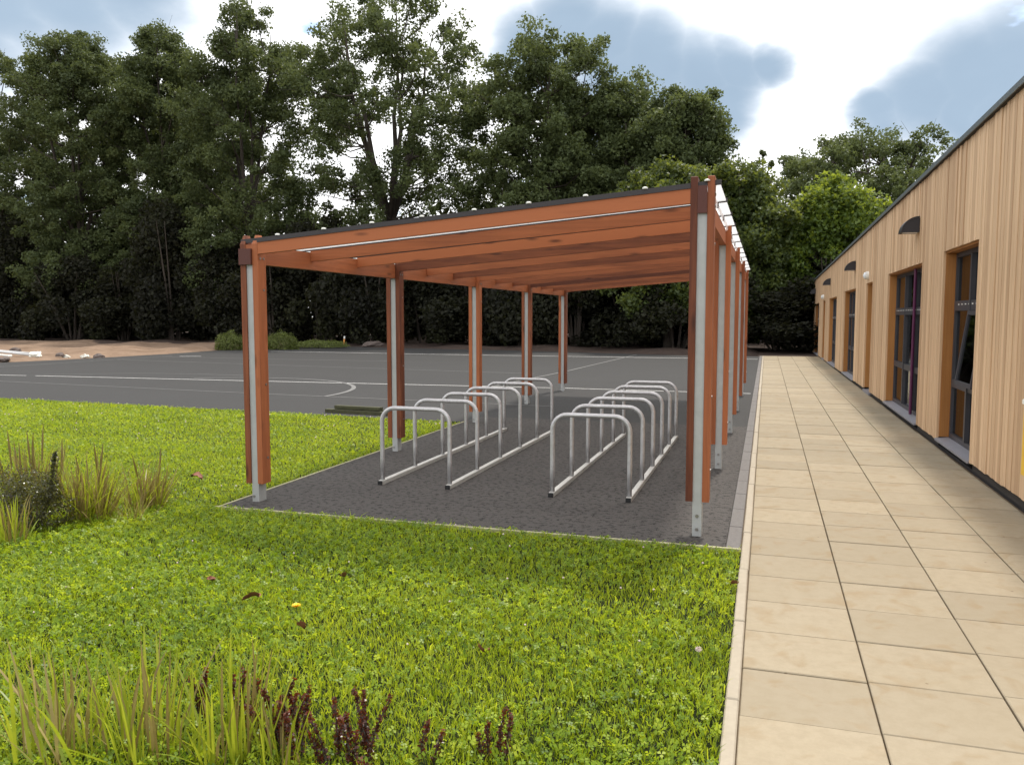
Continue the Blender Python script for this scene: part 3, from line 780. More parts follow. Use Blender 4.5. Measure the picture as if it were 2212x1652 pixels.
def make_tree(name, loc, H, hw, label, seed, mat='leaf', z0=2.6, nl=34, clumps=18, leaves=58, lsize=0.175, lobe=(1.1, 1.8), fork=0.3, nlimb=5, trunk_r=0.24, group='tall trees beyond the playground', hd=None, cat='tree', clump_r=0.52, tone_bias=0.0, extra=()):
    rg = np.random.default_rng(seed)
    t = thing(name, loc, label, cat, group)
    lb = lobes_in(rg, hw, hd or hw * 0.8, z0, H - lobe[0] * 0.75, nl, *lobe)
    for (x, y, z, r_) in extra: lb.append((np.array([x, y, z], float), r_))
    # trunk and limbs
    m = MB()
    fz = H * fork
    base = [Vector((0, 0, -0.3)), Vector((rg.normal(0, .08), rg.normal(0, .08), fz * 0.5)), Vector((rg.normal(0, .15), rg.normal(0, .15), fz))]
    m.tube(base, [trunk_r * 1.25, trunk_r, trunk_r * 0.85], 9)
    limbs = []
    for k in range(nlimb):
        a = 2 * math.pi * k / nlimb + rg.uniform(-.4, .4); sp = rg.uniform(0.25, 0.62) * hw if k else 0.12 * hw
        top = H * rg.uniform(0.78, 0.93)
        pts = []
        for q in np.linspace(0, 1, 7):
            rr = sp * (q ** 0.75)
            pts.append(Vector((base[2].x + rr * math.cos(a) + rg.normal(0, .08), base[2].y + rr * math.sin(a) + rg.normal(0, .08), fz + (top - fz) * q - (0.05 if q == 0 else 0))))
        limbs.append(pts)
        m.tube(pts, [trunk_r * 0.62 * (1 - 0.86 * q) for q in np.linspace(0, 1, 7)], 7)
    allp = [p for l in limbs for p in l[:-1]]
    for c, r_ in lb:
        cv = Vector(c)
        best = min(allp, key=lambda p: (p - cv).length + max(0, p.z - cv.z + 0.4) * 4)
        mid = best.lerp(cv, 0.5) + Vector((0, 0, -0.10 * (cv - best).length))
        m.tube([best, mid, cv], [0.055, 0.04, 0.014], 5, cap=False)
        for _ in range(3):
            e = cv + Vector(rg.normal(0, r_ * 0.55, 3)); m.tube([mid.lerp(cv, 0.6), e], [0.018, 0.006], 3, cap=False)
    m.build('trunk', M['bark'], t, off=(0, 0, 0), smooth=True)
    # leaves: clumps through each lobe, denser towards its outside
    P, T, O = [], [], []
    for c, r_ in lb:
        nc = max(4, int(clumps * (r_ / lobe[1]) ** 1.0))
        d = rg.normal(size=(nc, 3)); d /= np.linalg.norm(d, axis=1, keepdims=True)
        cc = c + d * (r_ * rg.uniform(0.25, 1.0, (nc, 1)) ** 0.6) * np.array([1, 1, 0.85])
        lt = rg.normal(0, 0.10)
        for q in cc:
            n = int(leaves * 2.0 * rg.uniform(0.6, 1.4)); cr = clump_r * rg.uniform(0.7, 1.35)
            g = rg.normal(size=(n, 3)); g /= np.linalg.norm(g, axis=1, keepdims=True) + 1e-9
            g *= cr * rg.uniform(0, 1, (n, 1)) ** 0.45
            g[:, 2] *= 0.8
            P.append(q + g); T.append(np.clip(0.45 + lt + tone_bias + rg.normal(0, 0.10) + rg.normal(0, 0.13, n), 0, 1)); O.append(g / cr * 0.7)
    P = np.concatenate(P); T = np.concatenate(T); O = np.concatenate(O)
    v, q = leaf_quads(P, lsize, rg, 0.35, 0.72, O)
    v = v.reshape(-1, 4, 3)
    v = np.stack([v[:, 0] * 0.92 + v[:, 1] * 0.08, v[:, 1] * 1.5 - v[:, 3] * 0.5 + (v[:, 2] - v[:, 0]) * 0.08, v[:, 2]], 1).reshape(-1, 3)
    link('crown', fast_mesh('crown', v, None, T, M[mat], np.arange(len(v)).reshape(-1, 3)), t)
    return t

# ------------------------------------------------------------------ trees beyond the playground
def ground_at(p): return Vector((p.x, p.y, max(0.0, bank_h(p.x, p.y)) - 0.02))
def tree_px(u0, u1, vtop, Y, label, seed, **kw):
    c = at((u0 + u1) / 2, vtop, Y); a = at(u0, 600, Y); b = at(u1, 600, Y)
    cth = 1.0 / (1.0 + 0.0 * Y)
    dep = (c - cam.location).dot(ray(1106, 826).normalized())
    hw = (u1 - u0) / 1754.0 * dep / 2 * 1.08
    loc = Vector((c.x, Y, 0.2))
    kw.setdefault('name', 'tall_tree')
    nm = kw.pop('name')
    return make_tree(nm, loc, c.z - 0.2, hw, label, seed, **kw)
tree_px(-170, 115, 105, 45.5, 'tall dark tree standing in front at the left edge of the photograph', 11, nl=80, lobe=(1.3, 2.1), leaves=58)
tree_px(30, 275, 60, 44.5, 'tall leafy tree with twin tops second from the left edge', 12, nl=84, lobe=(1.3, 2.1), leaves=58)
tree_px(235, 450, 48, 46.0, 'tall leafy tree third from the left edge, with leaning dark trunk', 13, nl=80, lobe=(1.3, 2.1), leaves=58)
tree_px(405, 650, -5, 44.5, 'tallest tree left of the open forked tree, above the left shelter post', 14, nl=84, lobe=(1.3, 2.1), leaves=58)
tree_px(630, 1060, -40, 45.0, 'broad open tree with forked trunk and sky showing between its branches', 15, nl=100, lobe=(1.1, 1.8), leaves=50, clumps=14, nlimb=7, fork=0.34, trunk_r=0.34, z0=5.5)
tree_px(1035, 1335, 50, 44.0, 'dense tall tree right of the open forked tree', 16, nl=92, lobe=(1.2, 2.0), leaves=58, tone_bias=0.05)
tree_px(1260, 1450, 158, 44.5, 'middle-height tree stepping down behind the shelter roof', 17, nl=58, lobe=(1.0, 1.7), leaves=58, tone_bias=0.06)
tree_px(1390, 1560, 180, 43.5, 'right-hand tall tree whose edge meets the open sky', 18, nl=56, lobe=(1.0, 1.6), leaves=58, tone_bias=0.06)
tree_px(90, 345, 95, 53.0, 'tree farther back between the second and third trees from the left', 21, nl=64, lobe=(1.5, 2.3), leaves=50, lsize=0.24)
tree_px(300, 560, 110, 53.0, 'tree farther back, left of the tallest tree above the left shelter post', 22, nl=64, lobe=(1.5, 2.3), leaves=50, lsize=0.24)
tree_px(-330, -25, 85, 48.0, 'tall tree mostly cut off by the left edge, behind the leftmost dark tree', 23, nl=30, lobe=(1.4, 2.2), leaves=44, lsize=0.24)
tree_px(1130, 1420, 300, 51.0, 'darker tree behind the shelter roof ridge', 24, nl=40, lobe=(1.3, 2.0), leaves=50, lsize=0.24)
tree_px(1330, 1570, 345, 39.5, 'maple with yellowish leaves above the right end of the shelter roof', 31, mat='leaf_maple', z0=1.6, nl=56, lobe=(0.8, 1.35), leaves=52, lsize=0.18, name='maple_tree', fork=0.22, tone_bias=0.06)
tree_px(1525, 1680, 350, 40.5, 'round leafy maple left of the gap of open sky', 32, mat='leaf_maple', z0=1.2, nl=60, lobe=(0.8, 1.4), leaves=52, lsize=0.18, name='maple_tree', fork=0.22, tone_bias=0.04)
tree_px(1715, 1890, 378, 41.5, 'bright lime-green tree behind the far corner of the building', 33, mat='leaf_lime', z0=1.4, nl=60, lobe=(0.8, 1.4), leaves=52, lsize=0.19, name='lime_tree', fork=0.22, tone_bias=0.0)
tree_px(1700, 2080, 272, 58.0, 'distant round-crowned tree rising over the building roof', 34, z0=5.0, nl=110, lobe=(1.3, 2.0), leaves=44, clumps=13, lsize=0.19, fork=0.32, nlimb=7, name='round_crowned_tree', tone_bias=0.12)
tree_px(1630, 1668, 322, 46.0, 'thin sapling tip standing against the bright sky', 35, z0=6.5, nl=5, lobe=(0.22, 0.34), clumps=4, leaves=16, lsize=0.16, clump_r=0.16, fork=0.7, nlimb=1, trunk_r=0.05, name='sapling')

# understorey shrubs: dense to the ground
def shrub_mesh(seed, hw, H, nl, leaves, lsize, mat):
    rg = np.random.default_rng(seed)
    lb = []
    while len(lb) < nl:
        f = rg.uniform(0, 1); a = rg.uniform(0, 2 * math.pi); rr = math.sqrt(rg.uniform(0.05, 1)) * (1 - 0.55 * f ** 1.6)
        lb.append((np.array([hw * rr * math.cos(a), hw * 0.75 * rr * math.sin(a), 0.3 + (H - 0.9) * f]), rg.uniform(0.6, 1.15)))
    P, T, O = [], [], []
    for c, r_ in lb:
        n = int(leaves * r_ * r_)
        g = rg.normal(size=(n, 3)); g /= np.linalg.norm(g, axis=1, keepdims=True) + 1e-9
        g *= r_ * rg.uniform(0.2, 1, (n, 1)) ** 0.5
        p = c + g; p[:, 2] = np.maximum(p[:, 2], 0.02)
        P.append(p); T.append(np.clip(0.42 + rg.normal(0, 0.12) + rg.normal(0, 0.14, n), 0, 1)); O.append(g * 0.6)
    v, q = leaf_quads(np.concatenate(P), lsize, rg, 0.3, 0.7, np.concatenate(O))
    stems = MB()
    for k in range(9):
        a = rg.uniform(0, 6.28); e = rg.uniform(0.3, 0.8) * hw
        stems.tube([(0.3 * math.cos(a), 0.3 * math.sin(a), -0.2), (0.5 * e * math.cos(a), 0.5 * e * math.sin(a), H * 0.4), (e * math.cos(a), e * math.sin(a), H * 0.8)], [0.07, 0.05, 0.015], 5)
    return fast_mesh('foliage', v, q, np.concatenate(T), M[mat]), stems.mesh('stem', M['bark'])
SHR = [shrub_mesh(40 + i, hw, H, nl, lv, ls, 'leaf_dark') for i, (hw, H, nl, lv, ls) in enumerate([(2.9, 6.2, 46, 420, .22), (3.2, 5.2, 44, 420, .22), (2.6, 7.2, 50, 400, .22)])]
places = ['cut off by the left edge of the photograph', 'above the pipes on the earth bank', 'above the litter and dark stones on the bank', 'above the middle of the bare earth bank', 'above the right end of the bare earth bank',
          'behind the yellow-green bush left of the front left post', 'behind the yellow-green bush right of the front left post', 'behind the orange marker post', 'just left of the second left shelter post', 'just right of the second left shelter post',
          'behind the third left shelter post', 'behind the fourth left shelter post', 'just right of the rear left shelter post', 'in the middle of the shelter opening', 'just left of the front right shelter post',
          'behind the row of right shelter posts', 'at the far end of the paved path', 'behind the far corner of the timber building']
for i, u in enumerate(np.linspace(-60, 1790, 18)):
    k = [0, 2, 1, 0, 2, 1, 2, 0, 1, 2, 0, 1, 0, 2, 1, 0, 1, 2][i]
    Y = [42.5, 43.2, 42.2, 43.0][i % 4] - (1.5 if u > 1100 else 0) - (1.2 if u > 1450 else 0)
    p = at(u, 700, Y)
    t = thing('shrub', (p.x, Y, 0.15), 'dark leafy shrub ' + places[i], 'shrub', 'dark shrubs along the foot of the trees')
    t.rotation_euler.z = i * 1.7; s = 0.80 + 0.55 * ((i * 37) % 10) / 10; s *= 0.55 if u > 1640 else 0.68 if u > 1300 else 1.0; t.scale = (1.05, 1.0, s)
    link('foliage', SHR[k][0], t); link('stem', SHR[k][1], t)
# the wood goes on behind as one dark mass
rg = np.random.default_rng(77)
n = 34000
px = rg.uniform(-75, 14, n); py = rg.uniform(47, 60, n); pz = rg.uniform(0, 1, n) ** 0.8 * (6.3 + 1.6 * np.sin(px * 0.55) + 1.0 * np.sin(px * 1.3 + 2))
v, q = leaf_quads(np.stack([px, py, pz], 1), 0.62, rg, 0.3)
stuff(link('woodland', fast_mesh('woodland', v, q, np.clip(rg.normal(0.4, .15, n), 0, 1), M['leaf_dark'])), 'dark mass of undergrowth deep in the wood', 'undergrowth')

# low bushes, earth-bank debris
def low_bush(loc, hw, H, label, seed, n=5200):
    rg = np.random.default_rng(seed)
    t = thing('low_bush', loc, label, 'bush', 'low bushes at the court edge')
    g = rg.normal(size=(n, 3)); g /= np.linalg.norm(g, axis=1, keepdims=True); g[:, 2] = np.abs(g[:, 2])
    rr = rg.uniform(0.35, 1, (n, 1)) ** 0.5 * (1 + 0.16 * np.sin(g[:, :1] * 7 + seed) * np.cos(g[:, 1:2] * 6))
    P = g * rr * np.array([hw, hw * 0.7, H]) + np.array([0, 0, 0.02])
    v, q = leaf_quads(P, 0.085, rg, 0.5, 0.4, g)
    tone = np.clip(0.15 + 0.75 * P[:, 2] / H * rg.uniform(0.6, 1.2, n), 0, 1) * 0 + np.clip(rg.normal(0.5, 0.2, n), 0, 1)
    link('foliage', fast_mesh('foliage', v, q, tone, M['leaf_bush']), t)
    m = MB()
    for k in range(8):
        a = k * 0.8; m.tube([(0.1 * math.cos(a), 0.1 * math.sin(a), -0.05), (0.6 * hw * math.cos(a), 0.45 * hw * math.sin(a), H * 0.7)], [0.025, 0.008], 5)
    m.build('stem', M['bark'], t, off=(0, 0, 0))
p = at(497, 752, 33.4); low_bush((p.x, 33.4, 0.0), 0.85, 0.86, 'rounded yellow-green bush on the bank left of the front left post', 51)
p = at(608, 750, 34.6); low_bush((p.x, 34.6, 0.0), 0.9, 0.86, 'yellow-green bush on the bank right of the front left post', 52)
p = at(690, 745, 36.8); low_bush((p.x, 36.8, 0.05), 1.7, 0.34, 'low greyish scrub strip beside the orange marker post', 53)
p = at(742, 747, 39.2)
t = thing('marker_post', (p.x, 39.2, 0.0), 'short orange and white marker post at the edge of the court', 'post')
m = MB(); m.tube([(p.x, 39.2, -0.1), (p.x + .06, 39.2, 0.42)], 0.045, 8); m.build('stake', M['orange'], t)
m = MB(); m.tube([(p.x + .061, 39.2, 0.421), (p.x + .08, 39.2, 0.55)], 0.047, 8); m.build('band', M['white_plastic'], t)
for i, (xa, ya, xb, yb, lab, w) in enumerate([(-31.5, 25.7, -27.2, 24.55, 'long pale grey pipe lying on the bank nearest the trees', 'pipe'), (-31.3, 25.2, -26.9, 24.2, 'middle grey pipe of three lying on the bare earth', 'pipe'), (-31.0, 24.6, -27.6, 23.85, 'white pipe of three nearest the court on the earth bank', 'white_plastic')]):
    m = MB(); h1 = bank_h(xa, ya) + .12; h2 = bank_h(xb, yb) + .09
    loc = Vector((xb, yb, h2))
    m.tube([(xa, ya, h1), ((xa + xb) / 2, (ya + yb) / 2, (h1 + h2) / 2 - .02), (xb, yb, h2)], 0.042, 12)
    m.tube([(xb, yb, h2), (xb + .16, yb - .04, h2 - .004)], 0.054, 12)
    tag(m.build('drain_pipe', M[w], smooth=True), lab, 'pipe', 'pipes on the earth bank')
def lump(name, loc, sx, sy, sz, mat, seed, label, cat, group=None, rough=0.25):
    import bmesh
    bm = bmesh.new(); bmesh.ops.create_icosphere(bm, subdivisions=3, radius=1.0)
    rg = np.random.default_rng(seed); ph = rg.uniform(0, 6, 6)
    for v_ in bm.verts:
        c = v_.co; k = 1 + rough * (math.sin(c.x * 3 + ph[0]) * math.cos(c.y * 4 + ph[1]) + 0.5 * math.sin(c.z * 6 + ph[2] + c.x * 5) + 0.3 * math.sin(c.y * 11 + ph[3]))
        v_.co = Vector((c.x * sx * k, c.y * sy * k, max(-0.3 * sz, c.z * sz * k)))
    me = bpy.data.meshes.new(name); bm.to_mesh(me); bm.free(); me.materials.append(mat)
    return tag(link(name, me, None, loc, rg.uniform(0, 6)), label, cat, group)
def on_bank(x, y, dz=0.05): return (x, y, bank_h(x, y) + dz)
lump('plastic_bag', on_bank(-26.3, 23.9), .22, .17, .13, M['bag'], 1, 'crumpled cream plastic bag at the end of the pipes', 'plastic bag', 'litter on the earth bank', 0.35)
lump('plastic_bag', on_bank(-25.9, 24.9), .13, .10, .08, M['bag'], 2, 'small white plastic scrap between the dark stones', 'plastic bag', 'litter on the earth bank', 0.35)
lump('plastic_bag', on_bank(-25.6, 25.5), .19, .14, .10, M['bag'], 3, 'white plastic bag right of the dark block on the bank', 'plastic bag', 'litter on the earth bank', 0.35)
lump('stone', on_bank(-26.0, 24.7, .10), .17, .14, .12, M['stone'], 4, 'dark stone block between two white plastic bags', 'stone', 'stones on the earth bank', 0.12)
lump('stone', on_bank(-25.9, 22.2, .06), .42, .2, .10, M['stone'], 5, 'long dark stone by the court edge at the left', 'stone', 'stones on the earth bank', 0.15)
lump('stone', on_bank(-30.5, 26.7, .08), .22, .17, .13, M['stone'], 6, 'reddish stone above the pipes at the left edge', 'stone', 'stones on the earth bank', 0.15)
lump('stone', on_bank(-25.0, 25.6, .05), .32, .2, .13, M['stone'], 8, 'low stone half buried at the court edge', 'stone', 'stones on the earth bank', 0.15)
lump('stone', on_bank(-23.9, 37.2, .06), .55, .25, .16, M['stone'], 9, 'pale flat stone below the yellow-green bushes', 'stone', 'stones on the earth bank', 0.15)
lump('stone', on_bank(-20.2, 39.6, .06), .6, .3, .2, M['stone'], 10, 'stone at the foot of the wood right of the marker post', 'stone', 'stones on the earth bank', 0.15)

# old timbers on the lawn edge
tb = thing('timber_stack', (-6.4, 11.9, 0), 'few old mossy timbers lying in a low heap at the lawn edge', 'timber')
for k, (xa, ya, xb, yb, z, h) in enumerate([(-7.02, 12.02, -5.80, 11.90, 0.0, 0.060), (-6.90, 12.14, -5.62, 12.02, 0.0, 0.070), (-6.86, 12.05, -5.98, 11.97, 0.072, 0.050)]):
    d = Vector((xb - xa, yb - ya)).normalized(); nrm = Vector((-d.y, d.x)) * 0.05
    m = MB(); pts = [(xa - nrm.x, ya - nrm.y), (xb - nrm.x, yb - nrm.y), (xb + nrm.x, yb + nrm.y), (xa + nrm.x, ya + nrm.y)]
    m.prism(pts, 'z', z + 0.001, z + h); m.build('plank', M['mossy'], tb)

# ------------------------------------------------------------------ lawn grass
def in_lawn(x, y):
    back = 11.50 + (-4.39 - x) * 0.0735
    front = (y < 5.662) & (x < -0.134)
    return front | ((x < -4.392) & (y < back - 0.02))
def sample_lawn(n_per, ymin, ymax, rg, keep=None):
    xl, xr = -1.30 * ymax - 0.7, -0.13
    area = (xr - xl) * (ymax - ymin); n = int(area * n_per)
    x = rg.uniform(xl, xr, n); y = rg.uniform(ymin, ymax, n)
    k = in_lawn(x, y) & (x > -1.30 * y - 0.7)
    return x[k], y[k]
def patchy(x, y):
    return 0.5 + 0.22 * np.sin(x * 2.1 + 1.3 * np.sin(y * 1.7)) * np.cos(y * 2.6 + x) + 0.18 * np.sin(x * 6.3 + y * 4.1) * np.sin(y * 7.7 - x * 2.0) + 0.12 * np.sin(x * 0.9 - y * 0.6)
V, Q, Tn = [], [], []
def blades(x, y, hmin, hmax, w, rg, tone0=0.0):
    n = len(x); a = rg.uniform(0, 2 * np.pi, n); h = rg.uniform(hmin, hmax, n) * (0.75 + 0.5 * patchy(x * 1.7, y * 1.7)); lean = rg.uniform(0.15, 0.95, n) * h
    la = rg.uniform(0, 2 * np.pi, n)
    dx, dy = np.cos(la) * lean, np.sin(la) * lean
    wx, wy = np.cos(a) * w * 0.5 * rg.uniform(.6, 1.3, n), np.sin(a) * w * 0.5 * rg.uniform(.6, 1.3, n)
    z0 = -0.012
    A = np.stack([x - wx, y - wy, np.full(n, z0)], 1); B = np.stack([x + wx, y + wy, np.full(n, z0)], 1)
    mx, my, mz = x + dx * 0.38, y + dy * 0.38, z0 + h * 0.62
    C = np.stack([mx + wx * .85, my + wy * .85, mz], 1); D = np.stack([mx - wx * .85, my - wy * .85, mz], 1)
    tx, ty, tz = x + dx, y + dy, z0 + h * rg.uniform(0.75, 1.0, n)
    E = np.stack([tx + wx * .15, ty + wy * .15, tz], 1); F = np.stack([tx - wx * .15, ty - wy * .15, tz], 1)
    v = np.stack([A, B, C, D, E, F], 1).reshape(-1, 3)
    i = np.arange(n)[:, None] * 6
    q = np.concatenate([i + np.array([[0, 1, 2, 3]]), i + np.array([[3, 2, 4, 5]])], 1).reshape(-1, 4)
    t = np.clip(0.18 + 0.55 * patchy(x, y) + tone0 + rg.normal(0, 0.24, n), 0, 1)
    return v, q, np.repeat(t, 2)
def clovers(x, y, size, zmin, zmax, rg):
    n = len(x); z = rg.uniform(zmin, zmax, n) * (0.7 + 0.6 * patchy(x * 1.7, y * 1.7)); rot = rg.uniform(0, 2 * np.pi, n); s = size * rg.uniform(.6, 1.3, n)
    tilt = rg.normal(0, 0.6, (n, 2))
    vs = []
    for k in range(3):
        a = rot + k * 2.094
        ux, uy = np.cos(a), np.sin(a); px_, py_ = -uy, ux
        def pt(r_, w_, lift):
            lx, ly = (ux * r_ + px_ * w_) * s, (uy * r_ + py_ * w_) * s
            return np.stack([x + lx, y + ly, z + lx * tilt[:, 0] + ly * tilt[:, 1] + lift * s], 1)
        vs.append(np.stack([pt(0.05, 0, 0), pt(0.65, -0.46, 0.12), pt(1.05, 0, 0.0), pt(0.65, 0.46, 0.12)], 1))
    v = np.concatenate(vs, 1).reshape(-1, 3)
    q = np.arange(n * 12).reshape(-1, 4)
    t = np.clip(0.15 + 0.55 * patchy(x + 3, y - 2) + rg.normal(0, 0.24, n), 0, 1)
    return v, q, np.repeat(t, 3)
def merge(parts):
    vo, V_, Q_, T_ = 0, [], [], []
    for v, q, t in parts:
        V_.append(v); Q_.append(q + vo); T_.append(t); vo += len(v)
    return np.concatenate(V_), np.concatenate(Q_), np.concatenate(T_)
rg = np.random.default_rng(99)
parts = []
for dens, ya, yb, w, hh in [(6200, 1.7, 4.2, .0046, (.016, .055)), (4200, 4.2, 5.7, .0056, (.016, .048)), (3400, 5.7, 8.5, .0062, (.016, .042)), (1900, 8.5, 12.4, .0085, (.016, .038))]:
    x, y = sample_lawn(dens, ya, yb, rg); parts.append(blades(x, y, *hh, w, rg))
x, y = sample_lawn(70, 1.7, 5.7, rg); parts.append(blades(x, y, .05, .10, .0062, rg, 0.1))
v, q, t = merge(parts)
g = link('grass', fast_mesh('grass', v, q, t, M['grass'])); stuff(g, 'bright green mown grass of the lawn', 'grass')
parts = []
for dens, ya, yb, s, zz_ in [(2500, 1.7, 4.2, .0135, (.010, .046)), (1800, 4.2, 5.7, .0145, (.010, .042)), (1000, 5.7, 8.5, .0125, (.008, .030)), (520, 8.5, 12.4, .0145, (.008, .026))]:
    x, y = sample_lawn(dens, ya, yb, rg)
    k = patchy(x * 0.8 + 1, y * 0.8) + rg.normal(0, .2, len(x)) > 0.38
    parts.append(clovers(x[k], y[k], s, *zz_, rg))
v, q, t = merge(parts)
stuff(link('clover', fast_mesh('clover', v, q, t, M['clover'])), 'clover leaves growing through the lawn', 'clover')
# scattered pale clover blossoms too small to pick apart
x, y = sample_lawn(1.6, 3.0, 12.3, rg); n = len(x)
mb = MB()
for a, b in zip(x, y):
    s = 0.004 + 0.0008 * b; z = random.uniform(.03, .05)
    mb.add([(a - s, b, z), (a, b - s, z), (a + s, b, z), (a, b + s, z), (a, b, z + s), (a, b, z - s)], [(0, 1, 4), (1, 2, 4), (2, 3, 4), (3, 0, 4), (1, 0, 5), (2, 1, 5), (3, 2, 5), (0, 3, 5)])
stuff(mb.build('clover_blossoms', M['blossom']), 'tiny pale clover blossoms scattered over the lawn', 'blossom')

# ------------------------------------------------------------------ fallen leaves and flowers in the lawn
def fallen_leaf(u, v, size, label, seed):
    rg = np.random.default_rng(seed)
    d = ray(u, v); t = (0.045 - CAM_H) / d.z; p = Vector((0, 0, CAM_H)) + d * t
    m = MB(); n = 7
    top = []
    for i in range(n):
        f = i / (n - 1); w = math.sin(math.pi * (0.08 + 0.88 * f)) * (0.42 + 0.13 * math.sin(i * 2.4 + seed))
        cur = 0.30 * math.sin(f * 3.0 + seed) + 0.1
        top.append([((f - 0.5) * size, s * w * size, (cur + abs(s) * 0.22 - 0.1 * f) * size) for s in (-1, 0, 1)])
    vs = [q for row in top for q in row]; vs += [(x_, y_, z_ - 0.0012) for x_, y_, z_ in vs]
    o = n * 3; fs = []
    for i in range(n - 1):
        for k in range(2):
            a, b, c, e = i * 3 + k, i * 3 + k + 1, (i + 1) * 3 + k + 1, (i + 1) * 3 + k
            fs += [(a, e, c, b), (a + o, b + o, c + o, e + o)]
    m.add(vs, fs)
    blade = m.mesh('fallen_leaf', M['dead_leaf'], smooth=True)
    ob = link('fallen_leaf', blade, None, p, rg.uniform(0, 6.28)); ob.rotation_euler.x = rg.uniform(-.5, .5); ob.rotation_euler.y = rg.uniform(-.4, .4)
    tag(ob, label, 'leaf', 'fallen leaves on the lawn')
for u, v_, s, lab, sd_ in [(540, 1295, .085, 'large curled brown leaf on the lawn left of the dandelion', 1), (652, 1352, .055, 'small folded brown leaf on the lawn just below the dandelion', 2), (1045, 1400, .060, 'dark brown leaf in the grass right of the red shoots', 3),
                           (457, 1250, .060, 'upright brown leaf on the lawn, leftmost near the dandelion', 4), (742, 1245, .060, 'brown leaf standing in the grass above and right of the dandelion', 5), (425, 1035, .11, 'reddish leaf on the lawn left of the front left post', 6), (590, 1560, .05, 'brown leaf caught among the foreground red shoots', 7), (1585, 1260, .05, 'dark leaf against the path edging', 8)]:
    fallen_leaf(u, v_, s, lab, sd_)
d = ray(640, 1309); t_ = (0.075 - CAM_H) / d.z; p = Vector((0, 0, CAM_H)) + d * t_
dn = thing('dandelion', (p.x, p.y, 0), 'single yellow dandelion flower open in the foreground lawn', 'flower')
m = MB(); m.tube([(p.x + .01, p.y, -.01), (p.x, p.y, .066)], 0.0022, 6); m.build('stalk', M['stem'], dn)
m = MB(); m.tube([(p.x, p.y, .060), (p.x, p.y, .070), (p.x, p.y, .074)], [.003, .008, .009], 8); m.build('calyx', M['stem'], dn)
m = MB()
for k in range(46):
    a = k * 2.4; r1 = .012 + .0145 * math.sqrt((k + 1) / 46); el = .012 * (1 - k / 46)
    c, s = math.cos(a), math.sin(a); w = .0022
    m.add([(p.x - s * w, p.y + c * w, .0745), (p.x + s * w, p.y - c * w, .0745), (p.x + c * r1 + s * w, p.y + s * r1 - c * w, .078 + el), (p.x + c * r1 - s * w, p.y + s * r1 + c * w, .078 + el)], [(0, 1, 2, 3)])
m.build('petals', M['petal'], dn)
d = ray(1509, 1402); t_ = (0.07 - CAM_H) / d.z; p = Vector((0, 0, CAM_H)) + d * t_
cf = thing('clover_flower', (p.x, p.y, 0), 'pale clover flower on a stalk in the lawn beside the path edging', 'flower')
m = MB(); m.tube([(p.x, p.y, -.01), (p.x, p.y, .064)], .0018, 5); m.build('stalk', M['stem'], cf)
m = MB()
for k in range(40):
    a = k * 2.4; zc = -1 + 2 * (k + .5) / 40; rr = math.sqrt(1 - zc * zc) * .011
    c = Vector((p.x + rr * math.cos(a), p.y + rr * math.sin(a), .072 + zc * .009)); e = (c - Vector((p.x, p.y, .072))) * 0.55
    m.tube([c - e * .5, c + e], [.0022, .0008], 4)
m.build('flower_head', M['blossom'], cf)

# ------------------------------------------------------------------ ornamental grasses and shrubs in the beds
def ribbon(V_, Q_, T_, base, az, L, lean, w, tone, rg, seg=6, droop=0.5):
    """one arching blade; folded slightly along its middle"""
    o = sum(len(a) for a in V_)
    dirx, diry = math.cos(az), math.sin(az); sx, sy = -diry, dirx
    tw = rg.uniform(-.8, .8)
    sx, sy = sx * math.cos(tw) + dirx * math.sin(tw), sy * math.cos(tw) + diry * math.sin(tw)
    vs = []
    th = lean; x = y = 0.0; z = 0.0; px_, py_, pz_ = base
    r_ = 0.0
    for i in range(seg + 1):
        f = i / seg; ww = w * (0.75 + 0.5 * f) * (1 - f ** 3) + w * 0.06
        vs.append((px_ + dirx * r_ + sx * ww / 2, py_ + diry * r_ + sy * ww / 2, pz_ + z)); vs.append((px_ + dirx * r_ - sx * ww / 2, py_ + diry * r_ - sy * ww / 2, pz_ + z))
        th2 = lean + droop * f * f
        r_ += math.sin(th2) * L / seg; z += math.cos(th2) * L / seg
    V_.append(np.array(vs)); Q_.append(np.array([[o + 2 * i, o + 2 * i + 1, o + 2 * i + 3, o + 2 * i + 2] for i in range(seg)])); T_ += [min(1, max(0, tone + rg.normal(0, .04))) for _ in range(seg)]
